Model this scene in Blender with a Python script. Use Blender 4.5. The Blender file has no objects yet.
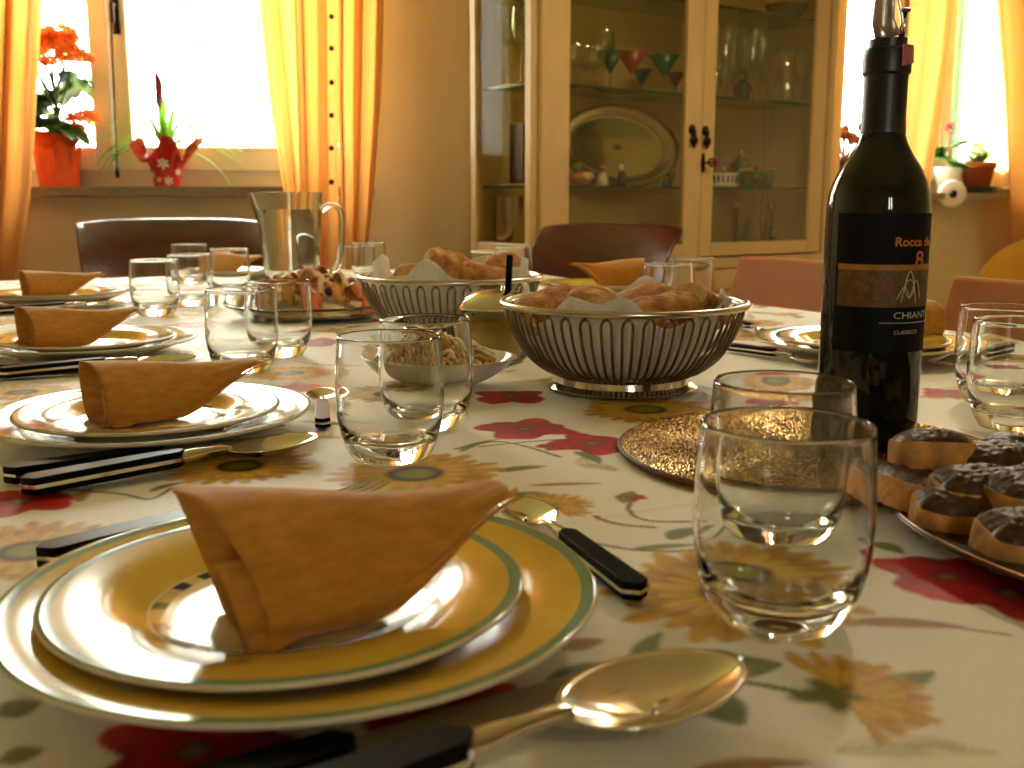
import bpy, math, random
import numpy as np
from mathutils import Vector, Matrix, noise as mnoise
R = math.radians
PI = math.pi
sc = bpy.context.scene
col = sc.collection

# ------------------------------------------------------------------ camera
TZ = 0.75                        # table surface
EYE = 0.185                      # eye above the table
FPX = 1050.0
PITCH = R(10.0)
cam_d = bpy.data.cameras.new('camera')
cam = bpy.data.objects.new('camera', cam_d); col.objects.link(cam)
cam.location = (0, 0, TZ + EYE)
cam.rotation_euler = (PI/2 - PITCH, 0, 0)
cam_d.sensor_width = 36.0
cam_d.lens = 36.0*FPX/1024.0
cam_d.clip_start = 0.02
cam_d.dof.use_dof = True
cam_d.dof.focus_distance = 0.85
cam_d.dof.aperture_fstop = 12.0
sc.camera = cam
sc.view_settings.view_transform = 'Standard'
sc.view_settings.look = 'None'
sc.view_settings.gamma = 1.0
sc.view_settings.use_curve_mapping = False
sc.view_settings.exposure = 0.4
sc.cycles.max_bounces = 14
sc.cycles.diffuse_bounces = 6
sc.cycles.glossy_bounces = 6
sc.cycles.transmission_bounces = 14
sc.cycles.transparent_max_bounces = 24
sc.cycles.sample_clamp_indirect = 12
sc.cycles.blur_glossy = 0.4

# ------------------------------------------------------------------ world: bright hazy daylight sky
w = bpy.data.worlds.new('sky'); sc.world = w; w.use_nodes = True
nt = w.node_tree; nt.nodes.clear()
bgn = nt.nodes.new('ShaderNodeBackground'); wo = nt.nodes.new('ShaderNodeOutputWorld')
tc = nt.nodes.new('ShaderNodeTexCoord'); sep = nt.nodes.new('ShaderNodeSeparateXYZ')
rmp = nt.nodes.new('ShaderNodeValToRGB')
rmp.color_ramp.elements[0].position = 0.42; rmp.color_ramp.elements[0].color = (0.55, 0.62, 0.36, 1)
rmp.color_ramp.elements[1].position = 0.56; rmp.color_ramp.elements[1].color = (0.975, 0.985, 0.91, 1)
ma = nt.nodes.new('ShaderNodeMath'); ma.operation = 'MULTIPLY_ADD'; ma.inputs[1].default_value = .5; ma.inputs[2].default_value = .5
nt.links.new(tc.outputs['Generated'], sep.inputs[0]); nt.links.new(sep.outputs['Z'], ma.inputs[0])
nt.links.new(ma.outputs[0], rmp.inputs[0]); nt.links.new(rmp.outputs[0], bgn.inputs['Color'])
bgn.inputs['Strength'].default_value = 21.0
nt.links.new(bgn.outputs[0], wo.inputs[0])

def portal(name, loc, rot, sx, sy):
    """Light portal in a window opening: it only steers the sky's own light."""
    d = bpy.data.lights.new(name, 'AREA'); d.shape = 'RECTANGLE'; d.size = sx; d.size_y = sy
    d.cycles.is_portal = True
    o = bpy.data.objects.new(name, d); col.objects.link(o); o.location = loc; o.rotation_euler = rot
    return o

# added warm fill lamp to brighten cabinet and far table, above the frame (its shade is built further down)
FILL_LAMP = (0.95, 2.25, 2.2)
ld = bpy.data.lights.new('fill_bulb', 'POINT'); ld.energy = 25; ld.color = (1.0, 0.90, 0.70); ld.shadow_soft_size = 0.09
lo = bpy.data.objects.new('fill_bulb', ld); col.objects.link(lo); lo.location = (FILL_LAMP[0], FILL_LAMP[1], FILL_LAMP[2]-.06)

# ------------------------------------------------------------------ place finding
ct, st = math.cos(PITCH), math.sin(PITCH)
def ray(px, py):
    cx, cy = (px-512)/FPX, (py-384)/FPX
    return Vector((cx, ct - cy*st, -st - cy*ct))
def T(px, py, h=0.0):
    """the spot on the table (or h above it) that the photo shows at px, py"""
    d = ray(px, py); t = (EYE - h)/(-d.z)
    return Vector((d.x*t, d.y*t, TZ + h))
def Q(px, py, D):
    d = ray(px, py); t = D/d.y
    return Vector((d.x*t, D, TZ + EYE + d.z*t))
def X(px, D, z=TZ):
    """world x of column px at distance D and height z"""
    zc = D*ct + (TZ+EYE-z)*st
    return (px-512)/FPX*zc
TH = R(26.0)                     # how far the table is turned
def tw(v, u, h=0.0):
    return Vector((v*math.cos(TH) - u*math.sin(TH), v*math.sin(TH) + u*math.cos(TH), TZ + h))
def tl(p):
    return (p.x*math.cos(TH) + p.y*math.sin(TH), -p.x*math.sin(TH) + p.y*math.cos(TH))

# ------------------------------------------------------------------ materials
def lin(c):
    if isinstance(c, str):
        c = tuple(int(c[i:i+2], 16)/255 for i in (0, 2, 4))
    return tuple(x/12.92 if x <= .04045 else ((x+.055)/1.055)**2.4 for x in c)
class NT:
    def __init__(s, name):
        s.m = bpy.data.materials.new(name); s.m.use_nodes = True
        s.t = s.m.node_tree; s.t.nodes.clear()
        s.out = s.n('ShaderNodeOutputMaterial')
    def n(s, typ, **kw):
        nd = s.t.nodes.new(typ)
        for k, v in kw.items(): setattr(nd, k, v)
        return nd
    def l(s, a, b): s.t.links.new(a, b)
    def math(s, op, a, b=None, c=None):
        nd = s.n('ShaderNodeMath', operation=op)
        for i, x in enumerate((a, b, c)):
            if x is None: continue
            if isinstance(x, (int, float)): nd.inputs[i].default_value = x
            else: s.l(x, nd.inputs[i])
        return nd.outputs[0]
    def mix(s, f, a, b, mode='MIX'):
        nd = s.n('ShaderNodeMix', data_type='RGBA', blend_type=mode)
        for i, x in ((0, f), (6, a), (7, b)):
            if isinstance(x, (int, float)): nd.inputs[i].default_value = x
            elif isinstance(x, tuple): nd.inputs[i].default_value = (*x[:3], 1)
            else: s.l(x, nd.inputs[i])
        return nd.outputs[2]
    def ramp(s, fac, stops, interp='LINEAR'):
        nd = s.n('ShaderNodeValToRGB'); cr = nd.color_ramp; cr.interpolation = interp
        while len(cr.elements) < len(stops): cr.elements.new(.5)
        for e, (p, c) in zip(cr.elements, stops): e.position = p; e.color = (*c[:3], 1)
        s.l(fac, nd.inputs[0]); return nd.outputs[0]
    def coord(s, kind='Object'):
        return s.n('ShaderNodeTexCoord').outputs[kind]
    def noise(s, scale, detail=3, vec=None, rough=.5, stretch=None):
        nd = s.n('ShaderNodeTexNoise'); nd.inputs['Scale'].default_value = scale
        nd.inputs['Detail'].default_value = detail; nd.inputs['Roughness'].default_value = rough
        v = vec or s.coord()
        if stretch:
            mp = s.n('ShaderNodeMapping'); mp.inputs['Scale'].default_value = stretch; s.l(v, mp.inputs[0]); v = mp.outputs[0]
        s.l(v, nd.inputs['Vector']); return nd.outputs['Fac']
    def bump(s, h, strength=.2, dist=.002):
        nd = s.n('ShaderNodeBump'); nd.inputs['Strength'].default_value = strength; nd.inputs['Distance'].default_value = dist
        s.l(h, nd.inputs['Height']); return nd.outputs[0]
    def principled(s, colr, rough=.5, metal=0, normal=None, **kw):
        p = s.n('ShaderNodeBsdfPrincipled')
        if isinstance(colr, tuple): p.inputs['Base Color'].default_value = (*colr[:3], 1)
        else: s.l(colr, p.inputs['Base Color'])
        if isinstance(rough, (int, float)): p.inputs['Roughness'].default_value = rough
        else: s.l(rough, p.inputs['Roughness'])
        p.inputs['Metallic'].default_value = metal
        if normal is not None: s.l(normal, p.inputs['Normal'])
        for k, v in kw.items(): p.inputs[k.replace('_', ' ')].default_value = v
        return p.outputs[0]
    def done(s, sh): s.l(sh, s.out.inputs[0]); return s.m

def basic(name, c, rough=.5, metal=0, var=.12, scale=30, bump=0, bscale=None, bdist=.001, stretch=None, **kw):
    n = NT(name); c = lin(c)
    f = n.noise(scale, 4, stretch=stretch)
    dark = tuple(x*(1-var) for x in c); light = tuple(min(1, x*(1+var)) for x in c)
    cc = n.ramp(f, [(.3, dark), (.7, light)])
    nm = None
    if bump: nm = n.bump(n.noise(bscale or scale, 4, stretch=stretch), bump, bdist)
    return n.done(n.principled(cc, rough, metal, nm, **kw))
def glassy(name, c=(1, 1, 1), ior=1.47, rough=0.0):
    n = NT(name)
    g = n.n('ShaderNodeBsdfGlass'); g.inputs['IOR'].default_value = ior
    v = n.noise(4, 1); g.inputs['Roughness'].default_value = rough
    n.l(n.ramp(v, [(0, tuple(x*.985 for x in c)), (1, c)]), g.inputs['Color'])
    return n.done(g.outputs[0])
def pane_mat(name, tint=(.97, .98, .96), refl=1.0):
    """thin sheet glass: see-through with a Fresnel mirror on top"""
    n = NT(name)
    tr = n.n('ShaderNodeBsdfTransparent'); gl = n.n('ShaderNodeBsdfGlossy'); gl.inputs['Roughness'].default_value = .01
    f = n.noise(2, 1); n.l(n.ramp(f, [(0, tuple(x*.99 for x in tint)), (1, tint)]), tr.inputs[0])
    fr = n.n('ShaderNodeFresnel'); geo = n.n('ShaderNodeNewGeometry')
    n.l(n.math('MULTIPLY_ADD', geo.outputs['Backfacing'], 1/1.5-1.5, 1.5), fr.inputs['IOR'])     # same mirror from both faces
    mx = n.n('ShaderNodeMixShader'); n.l(n.math('MULTIPLY', fr.outputs[0], refl), mx.inputs[0])
    n.l(tr.outputs[0], mx.inputs[1]); n.l(gl.outputs[0], mx.inputs[2])
    return n.done(mx.outputs[0])
def cloth_mat(name, c, transl, c2=None, rough=.8, weave=500):
    n = NT(name); c = lin(c)
    f = n.noise(14, 4, stretch=(1, 1, .15)); wv = n.noise(weave, 2)
    cc = n.ramp(f, [(.3, tuple(x*.88 for x in c)), (.7, c)])
    nm = n.bump(wv, .25, .0006)
    p = n.principled(cc, rough, 0, nm)
    if not transl: return n.done(p)
    t = n.n('ShaderNodeBsdfTranslucent')
    if c2: t.inputs[0].default_value = (*lin(c2), 1)
    else: n.l(cc, t.inputs[0])
    mx = n.n('ShaderNodeMixShader'); mx.inputs[0].default_value = transl
    n.l(p, mx.inputs[1]); n.l(t.outputs[0], mx.inputs[2])
    return n.done(mx.outputs[0])
def wood(name, c, rough=.35, dirn=(1, 12, 12), var=.3, scale=6, **kw):
    n = NT(name); c = lin(c)
    f = n.noise(scale, 6, stretch=dirn, rough=.6)
    cc = n.ramp(f, [(.3, tuple(x*(1-var) for x in c)), (.7, tuple(min(1, x*(1+var)) for x in c))])
    return n.done(n.principled(cc, rough, 0, n.bump(f, .06, .001), **kw))

M = {}
M['steel'] = basic('polished_steel', 'd8d2c6', .13, 1.0, .04, 60)
M['steel_soft'] = basic('brushed_steel', 'c9c2b4', .25, 1.0, .06, 40, stretch=(1, 20, 20))
M['wire'] = basic('steel_wire', '857868', .25, 1.0, .05, 60)
M['black'] = basic('black_handle', '08090b', .35, 0, .2, 40, Specular_IOR_Level=.07)
M['glass'] = glassy('clear_glass', (.998, 1, .996), 1.40)
M['glass_thick'] = glassy('jug_glass', (.97, .985, .975))
M['water'] = glassy('water', (.985, .995, .99), 1.333)
M['pane'] = pane_mat('window_glass')
M['cab_pane'] = pane_mat('cabinet_glass', (.90, .88, .78))
M['cab_glass'] = pane_mat('thin_glassware', (.95, .96, .92), 3.2)
M['side_pane'] = pane_mat('cabinet_side_glass', (.90, .88, .78), .10)
M['shelf_glass'] = pane_mat('shelf_glass', (.74, .82, .70), 1.2)
M['shelf_edge'] = basic('shelf_glass_edge', '2c4438', .15, 0, .1)
M['napkin'] = None
M['wall'] = basic('cream_wall_paint', 'd6c89c', .85, 0, .03, 3, .05, 120)
M['wall_warm'] = basic('warm_wall_paint', 'd6c596', .85, 0, .03, 3, .05, 120)
M['ceiling'] = basic('ceiling_paint', 'efe6cc', .9, 0, .02, 3)
M['floor'] = wood('floor_wood', '8a5a34', .4, (1, 14, 1))
M['frame_white'] = basic('cream_window_frame', 'f7eedb', .4, 0, .03, 5)
M['sill'] = basic('grey_stone_sill', '8c8069', .35, 0, .15, 60)
M['cab'] = wood('cream_cabinet_paint', 'cfae72', .38, (8, 8, 1), .06, 5)
M['cab_in'] = basic('cabinet_inside', 'c2a66c', .55, 0, .05, 4)
M['mahogany'] = wood('dark_mahogany', '4a1a0c', .28, (1, 9, 1), .35, 7, Coat_Weight=.12)
M['tanwood'] = wood('tan_beech', 'a8642c', .6, (1, 9, 1), .08, 7, Specular_IOR_Level=.25)
M['bronze'] = basic('dark_bronze', '3a2418', .3, .9, .2, 60)
M['brass'] = basic('brass', 'b58a3a', .25, 1, .1, 60)
M['curtain'] = cloth_mat('yellow_curtain', 'ecbf78', .6, 'f9d79c')
M['curtain_pale'] = cloth_mat('pale_yellow_curtain', 'e6b266', .5, 'f4d3a2')
M['leaf_mid'] = basic('mid_green_leaf', '4c8a1e', .45, 0, .3, 60)
M['sheer'] = cloth_mat('pale_sheer_curtain', 'f6ead0', .7, 'fdf2d6')
M['yellow_fabric'] = cloth_mat('yellow_upholstery', 'd29a22', 0)
M['red_wrap'] = basic('red_wrap', 'd81f22', .28, 0, .25, 25, .3, 40, .003)
M['orange_wrap'] = basic('orange_red_wrap', 'ee5a1c', .32, 0, .2, 16, .5, 25, .006)
M['leaf'] = basic('dark_leaf', '1f4a16', .3, 0, .3, 40)
M['leaf_light'] = cloth_mat('light_leaf', '6a9a2c', .4, rough=.45)
M['petal_orange'] = cloth_mat('orange_petal', 'f9a052', .45)
M['petal_red'] = basic('red_petal', 'b3142a', .5, 0, .25, 60)
M['petal_white'] = basic('white_petal', 'f4efd8', .6, 0, .06, 60)
M['bract'] = basic('purple_bract', '8a1830', .4, 0, .25, 50)
M['terracotta'] = basic('terracotta', 'b2501f', .7, 0, .12, 30)
M['soil'] = basic('soil', '2a1a10', .95, 0, .4, 200, .6, 200)
M['white'] = basic('white_glaze', 'ece7da', .2, 0, .03, 12)
M['porcelain'] = basic('porcelain', 'e9e4d4', .12, 0, .03, 12)
M['paper'] = cloth_mat('paper_napkin', 'f2ecdf', .25)
M['crumb'] = basic('bread_crumb', 'dcb069', .9, 0, .15, 160, .6, 220, .002)
M['pate'] = basic('liver_spread', '45260f', .34, 0, .35, 160, .8, 260, .002)
M['silver'] = basic('silver', 'cfc8b8', .16, 1, .05, 30)
M['dark'] = basic('dark_lacquer', '14100d', .25, 0, .2, 40)
M['plaster'] = basic('outside_wall', 'e8e2d2', .9, 0, .05, 4)
M['grass'] = basic('lawn', '7f9a48', .9, 0, .3, 12)
M['bark'] = basic('bark', '6a5640', .9, 0, .3, 40)
M['tree_leaf'] = cloth_mat('tree_leaf', 'a2c45e', .5)
M['teal'] = basic('teal_paint', '1d5c4c', .5, 0, .05, 8)
M['lampshade'] = cloth_mat('linen_shade', 'f0dcb4', .6)
def crust_mat():
    n = NT('bread_crust'); f = n.noise(52, 6); g = n.noise(190, 4)
    cc = n.ramp(f, [(.28, lin('8e4c1c')), (.5, lin('c4843c')), (.72, lin('e2b468'))])
    return n.done(n.principled(cc, .75, 0, n.bump(g, .9, .004)))
M['crust'] = crust_mat()
def napkin_mat():
    n = NT('ochre_linen')
    f = n.noise(90, 4, stretch=(1, 1, 3)); g = n.noise(1400, 2); k = n.noise(34, 3, stretch=(.8, 3, 3))
    cc = n.ramp(f, [(.3, lin('b97a1c')), (.7, lin('d4932e'))])
    cc = n.mix(n.math('MULTIPLY', k, .25), cc, lin('b0701c'))
    return n.done(n.principled(cc, .78, 0, n.bump(n.math('ADD', g, f), .35, .0006), Sheen_Weight=.15))
M['napkin'] = napkin_mat()

# ------------------------------------------------------------------ mesh building
class MB:
    def __init__(s): s.v = []; s.f = []; s.m = []
    def add(s, verts, faces, mi=0, tf=None):
        o = len(s.v)
        s.v += [tuple(tf @ Vector(v)) if tf else tuple(v) for v in verts]
        s.f += [tuple(i+o for i in f) for f in faces]
        s.m += [mi]*len(faces) if isinstance(mi, int) else list(mi)
        return s
    def lathe(s, prof, seg=48, mi=0, tf=None, mis=None):
        """revolve (r, z) points about z; r = 0 ends become poles"""
        V, F, MI = [], [], []; idx = []
        for r, z in prof:
            if r < 1e-7: idx.append([len(V)]); V.append((0, 0, z))
            else:
                idx.append(list(range(len(V), len(V)+seg)))
                V += [(r*math.cos(2*PI*k/seg), r*math.sin(2*PI*k/seg), z) for k in range(seg)]
        for i in range(len(prof)-1):
            a, b = idx[i], idx[i+1]; m_ = mis[i] if mis else mi
            for k in range(seg):
                k2 = (k+1) % seg
                if len(a) == 1 and len(b) == 1: continue
                if len(a) == 1: F.append((a[0], b[k2], b[k]))
                elif len(b) == 1: F.append((a[k], a[k2], b[0]))
                else: F.append((a[k], a[k2], b[k2], b[k]))
                MI.append(m_)
        return s.add(V, F, MI, tf)
    def tube(s, pts, r, seg=8, closed=False, mi=0, tf=None, caps=True):
        pts = [Vector(p) for p in pts]; n = len(pts)
        rs = r if hasattr(r, '__len__') else [r]*n
        V, F = [], []; up = None
        for i, p in enumerate(pts):
            a = pts[(i-1) % n] if (closed or i > 0) else p; b = pts[(i+1) % n] if (closed or i < n-1) else p
            t = (b-a).normalized()
            if up is None:
                up = t.orthogonal().normalized()
            up = (up - t*up.dot(t))
            up = up.normalized() if up.length > 1e-6 else t.orthogonal().normalized()
            sd = t.cross(up)
            V += [p + (up*math.cos(2*PI*k/seg) + sd*math.sin(2*PI*k/seg))*rs[i] for k in range(seg)]
        for i in range(n if closed else n-1):
            j = (i+1) % n
            for k in range(seg):
                k2 = (k+1) % seg
                F.append((i*seg+k, i*seg+k2, j*seg+k2, j*seg+k))
        if caps and not closed:
            F.append(tuple(range(seg))[::-1]); F.append(tuple((n-1)*seg+k for k in range(seg)))
        return s.add(V, F, mi, tf)
    def box(s, c, d, mi=0, tf=None):
        x, y, z = c; a, b, e = d[0]/2, d[1]/2, d[2]/2
        V = [(x+i*a, y+j*b, z+k*e) for k in (-1, 1) for j in (-1, 1) for i in (-1, 1)]
        return s.add(V, [(0, 2, 3, 1), (4, 5, 7, 6), (0, 1, 5, 4), (2, 6, 7, 3), (0, 4, 6, 2), (1, 3, 7, 5)], mi, tf)
    def ball(s, c, r, seg=16, rings=10, mi=0, tf=None, fn=None):
        rx, ry, rz = r if hasattr(r, '__len__') else (r, r, r)
        V, F = [], []
        for i in range(rings+1):
            th = PI*i/rings
            for k in range(seg):
                ph = 2*PI*k/seg
                d = Vector((math.sin(th)*math.cos(ph), math.sin(th)*math.sin(ph), math.cos(th)))
                q = fn(d) if fn else 1.0
                V.append((c[0]+rx*d.x*q, c[1]+ry*d.y*q, c[2]+rz*d.z*q))
        for i in range(rings):
            for k in range(seg):
                k2 = (k+1) % seg
                F.append((i*seg+k, (i+1)*seg+k, (i+1)*seg+k2, i*seg+k2))
        return s.add(V, F, mi, tf)
    def grid(s, fn, nu, nv, mi=0, tf=None, closed_u=False):
        V = [fn(i/(nu if closed_u else nu-1), j/(nv-1)) for j in range(nv) for i in range(nu)]
        F = []
        for j in range(nv-1):
            for i in range(nu if closed_u else nu-1):
                i2 = (i+1) % nu
                F.append((j*nu+i, j*nu+i2, (j+1)*nu+i2, (j+1)*nu+i))
        return s.add(V, F, mi, tf)
    def prism(s, outline, z0, z1, mi=0, tf=None):
        n = len(outline)
        V = [(x, y, z0) for x, y in outline] + [(x, y, z1) for x, y in outline]
        F = [tuple(range(n))[::-1], tuple(range(n, 2*n))] + [(i, (i+1) % n, n+(i+1) % n, n+i) for i in range(n)]
        return s.add(V, F, mi, tf)
    def build(s, name, mats, parent=None, smooth=True, bevel=0, solid=0, sub=0, auto=None, offset=-1):
        me = bpy.data.meshes.new(name); me.from_pydata(s.v, [], s.f)
        mats = mats if isinstance(mats, (list, tuple)) else [mats]
        for m in mats: me.materials.append(m)
        me.polygons.foreach_set('material_index', s.m)
        me.polygons.foreach_set('use_smooth', [smooth]*len(s.f))
        me.update()
        o = bpy.data.objects.new(name, me); col.objects.link(o)
        if parent: o.parent = parent
        if auto is not None:
            me.set_sharp_from_angle(angle=R(auto))
        if solid:
            md = o.modifiers.new('thickness', 'SOLIDIFY'); md.thickness = solid; md.offset = offset
        if bevel:
            md = o.modifiers.new('bevel', 'BEVEL'); md.width = bevel; md.segments = 2; md.limit_method = 'ANGLE'; md.angle_limit = R(40)
        if sub:
            md = o.modifiers.new('subdivision', 'SUBSURF'); md.levels = sub; md.render_levels = sub
        return o
def tag(o, label=None, cat=None, group=None, kind=None):
    if label: o['label'] = label
    if cat: o['category'] = cat
    if group: o['group'] = group
    if kind: o['kind'] = kind
    return o
def thing(name, label, cat, loc=(0, 0, 0), rz=0, group=None, kind=None):
    o = bpy.data.objects.new(name, None); col.objects.link(o); o.empty_display_size = .05
    o.location = loc; o.rotation_euler = (0, 0, rz)
    return tag(o, label, cat, group, kind)
def dup(root, loc, rz=0, label=None, group=None, scale=None):
    r = root.copy(); col.objects.link(r); r.location = loc
    r.rotation_euler = rz if hasattr(rz, '__len__') else (0, 0, rz)
    if label: r['label'] = label
    if group: r['group'] = group
    if scale: r.scale = (scale,)*3 if isinstance(scale, (int, float)) else scale
    for ch in list(root.children):
        c = ch.copy(); col.objects.link(c); c.parent = r
        for g in list(ch.children):
            d = g.copy(); col.objects.link(d); d.parent = c
    return r
def sstep(a, b, x):
    t = min(1, max(0, (x-a)/(b-a))); return t*t*(3-2*t)
def lerp(a, b, t): return a + (b-a)*t
def smooth_prof(p, n=4):
    out = []
    for i in range(len(p)-1):
        p0, p1, p2, p3 = p[max(i-1, 0)], p[i], p[i+1], p[min(i+2, len(p)-1)]
        for k in range(n):
            t = k/n; out.append(tuple(.5*((2*p1[j])+(-p0[j]+p2[j])*t+(2*p0[j]-5*p1[j]+4*p2[j]-p3[j])*t*t+(-p0[j]+3*p1[j]-3*p2[j]+p3[j])*t**3) for j in (0, 1)))
    out.append(p[-1]); return [(max(0, r), z) for r, z in out]
def rotz(a, loc=(0, 0, 0)): return Matrix.Translation(loc) @ Matrix.Rotation(a, 4, 'Z')


# ------------------------------------------------------------------ the room
H = 2.72
DR = Vector((0.807, 0.590, 0)).normalized()          # run of the right-hand back wall and of the cabinet
NR = Vector((-DR.y, DR.x, 0))                        # pointing out through that wall
YB = 3.56
CAB0 = Vector((X(531, 3.16, 0.95), 3.16, 0))           # near left corner of the cabinet
RW0 = CAB0 + NR*0.335
tA = (YB-RW0.y)/DR.y
A = (RW0.x + DR.x*tA, YB)
tE = (3.5-A[0])/DR.x
PB, PC, PD = (-2.5, YB), (-2.5, -2.4), (3.5, -2.4)
PE = (A[0]+DR.x*tE, A[1]+DR.y*tE)
def on_plane(px, py, p0, d):
    """where the ray through px, py meets the upright plane through p0 along d: (run along d, point)"""
    r = ray(px, py)
    den = r.x*d.y - r.y*d.x
    t = (p0.x*d.y - p0.y*d.x)/den
    P = Vector((r.x*t, r.y*t, TZ+EYE+r.z*t))
    return (P - Vector((p0.x, p0.y, 0))).dot(d), P
def wall(name, a, b, mat, opens=(), th=.26):
    """a wall from a to b (inside on its right), openings as (s0, s1, z0, z1)"""
    a = Vector((a[0], a[1], 0)); b = Vector((b[0], b[1], 0)); L = (b-a).length
    mb = MB(); cuts = sorted(opens); s = 0
    def seg(s0, s1, z0, z1):
        if s1-s0 > 1e-4 and z1-z0 > 1e-4: mb.box(((s0+s1)/2, th/2, (z0+z1)/2), (s1-s0, th, z1-z0))
    for s0, s1, z0, z1 in cuts:
        seg(s, s0, 0, H); seg(s0, s1, 0, z0); seg(s0, s1, z1, H); s = s1
    seg(s, L, 0, H)
    o = mb.build(name, mat, smooth=False); ang = math.atan2((b-a).y, (b-a).x)
    o.location = a; o.rotation_euler = (0, 0, ang); tag(o, kind='structure'); return o
SILL1 = Q(150, 187, YB).z
# window in the back wall: run measured from PB towards A (inside is on the right = -y side)
W1a, W1b = X(-95, YB, 1.4)-PB[0], X(372, YB, 1.4)-PB[0]
WTOP = 2.42
wall('wall_back', PB, A, M['wall'], [(W1a, W1b, SILL1-.03, WTOP)])
p0R = Vector((A[0], A[1], 0))
W2a = on_plane(838, 190, p0R, DR)[0]; W2b = W2a + 1.75
SILL2 = on_plane(975, 193, p0R, DR)[1].z
wall('wall_right', A, PE, M['wall_warm'], [(W2a, W2b, SILL2-.03, WTOP)])
wall('wall_left', PC, PB, M['wall'])
wall('wall_front', PD, PC, M['wall'], [(2.50, 3.15, 1.20, 2.08)])
wall('wall_side', PE, PD, M['wall_warm'])
fl = MB().prism([PC, PD, PE, A, PB][::1], -.1, 0).build('floor', M['floor'], smooth=False); tag(fl, kind='structure')
ce = MB().prism([PC, PD, PE, A, PB], H, H+.1).build('ceiling', M['ceiling'], smooth=False); tag(ce, kind='structure')
portal('window_portal', ((W1a+W1b)/2+PB[0], YB+.30, (SILL1+WTOP)/2), (-PI/2, 0, 0), W1b-W1a, WTOP-SILL1)
pm = p0R + DR*((W2a+W2b)/2) + NR*.30
portal('window_portal', (pm.x, pm.y, (SILL2+WTOP)/2), (-PI/2, 0, math.atan2(DR.y, DR.x)), W2b-W2a, WTOP-SILL2)

portal('window_portal', (PD[0]-2.825, -2.4-.3, 1.64), (PI/2, 0, 0), .65, .88)
def bar(mb, s0, s1, z0, z1, y0, y1, mi=0): mb.box(((s0+s1)/2, (y0+y1)/2, (z0+z1)/2), (s1-s0, y1-y0, z1-z0), mi)
def window(name, origin, ang, s0, s1, z0, z1, sill_in, splits, rail, handle=True):
    root = thing(name, None, None, origin, ang, kind='structure')
    fr = MB(); y0, y1 = .10, .17
    bar(fr, s0, s0+.05, z0, z1, y0, y1); bar(fr, s1-.05, s1, z0, z1, y0, y1); bar(fr, s0+.05, s1-.05, z1-.05, z1, y0, y1)
    bar(fr, s0+.05, s1-.05, z0, rail[0]+.01, y0+.004, y1)
    fr.build('window_frame', M['frame_white'], root, smooth=False, bevel=.004)
    edges = [s0+.05] + splits + [s1-.05]
    for i in range(len(edges)-1):
        a, b = edges[i]+.003, edges[i+1]-.003
        sw = .062
        sa = MB(); zb = rail[0]-.004; zt = z1-.053
        bar(sa, a, a+sw, zb, zt, y0-.02, y1-.015); bar(sa, b-sw, b, zb, zt, y0-.02, y1-.015)
        bar(sa, a+sw, b-sw, zb, rail[1], y0-.02, y1-.015); bar(sa, a+sw, b-sw, zt-sw, zt, y0-.02, y1-.015)
        so = sa.build('sash', M['frame_white'], root, smooth=False, bevel=.005)
        pn = MB(); bar(pn, a+sw-.005, b-sw+.005, rail[1]-.005, zt-sw+.005, .118, .122)
        pn.build('pane', M['pane'], so, smooth=False)
        if handle and i == 1:
            hb = MB(); hx = a+sw*.5
            hz = Q(127, 25, YB+.08).z
            bar(hb, hx-.012, hx+.012, hz-.03, hz+.09, y0-.026, y0-.019)
            hb.tube([(hx, y0-.02, hz+.06), (hx, y0-.055, hz+.06)], .008, 10)
            hb.tube([(hx, y0-.055, hz+.065), (hx, y0-.057, hz-.0)], .0085, 10)
            hb.build('window_handle', M['bronze'], so, bevel=.002)
    si = MB(); bar(si, s0-.16, s1-.02, z0-.03, z0, -sill_in, .0)
    bar(si, s0+.002, s1-.002, z0-.03, z0, 0, .2)
    si.build('window_sill', M['sill'], root, smooth=False)
    return root
sp1 = X(112.5, YB+.1, 1.3)-PB[0]
window('window_1', (PB[0], PB[1], 0), 0, W1a, W1b, SILL1, WTOP, .07, [sp1], (Q(200, 170, YB+.1).z, Q(200, 147, YB+.1).z))
angR = math.atan2(DR.y, DR.x)
window('window_2', (A[0], A[1], 0), angR, W2a, W2b, SILL2, WTOP, .10, [(W2a+W2b)/2], (SILL2+.06, SILL2+.12), False)
window('window_3', (PD[0], PD[1], 0), PI, 2.50, 3.15, 1.20, 2.08, .07, [2.825], (1.25, 1.31), False)
# teal shutter leaf standing open outside the second window
s_a, P_a = on_plane(941, 60, p0R + NR*.5, DR); s_b, P_b = on_plane(966, 60, p0R + NR*.5, DR)
sh = thing('window_shutter', 'teal shutter leaf standing open outside the far window', 'shutter', (P_a.x, P_a.y, 0), angR)
mb = MB(); L_ = (P_b-P_a).length
bar(mb, 0, L_, .8, .9, 0, .035); bar(mb, 0, L_, 2.3, 2.4, 0, .035); bar(mb, 0, .05, .9, 2.3, 0, .035); bar(mb, L_-.05, L_, .9, 2.3, 0, .035)
mb.build('shutter_frame', M['teal'], sh, smooth=False)
mb = MB()
for k in range(28): mb.box((L_/2, .018, .925+k*.05), (L_-.1, .008, .055), tf=Matrix.Translation((0, 0, 0)))
mb.build('slat_panel', M['teal'], sh, smooth=False)

# blind cord hanging beside the sash of the first window
c0, c1 = Q(110, 0, YB+.05), Q(117, 168, YB+.05)
up = Vector((c0.x, c0.y, 2.38))
mb = MB(); mb.tube([up, c0, c1], .0035, 8)
bc = mb.build('blind_cord', M['dark']); tag(bc, 'dark blind cord hanging down the middle of the plant window', 'cord')
mb = MB(); mb.lathe([(0, 0), (.005, 0), (.008, -.012), (.006, -.03), (0, -.034)], 12, tf=Matrix.Translation(c1))
mb.build('cord_weight', M['dark'], bc)

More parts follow.
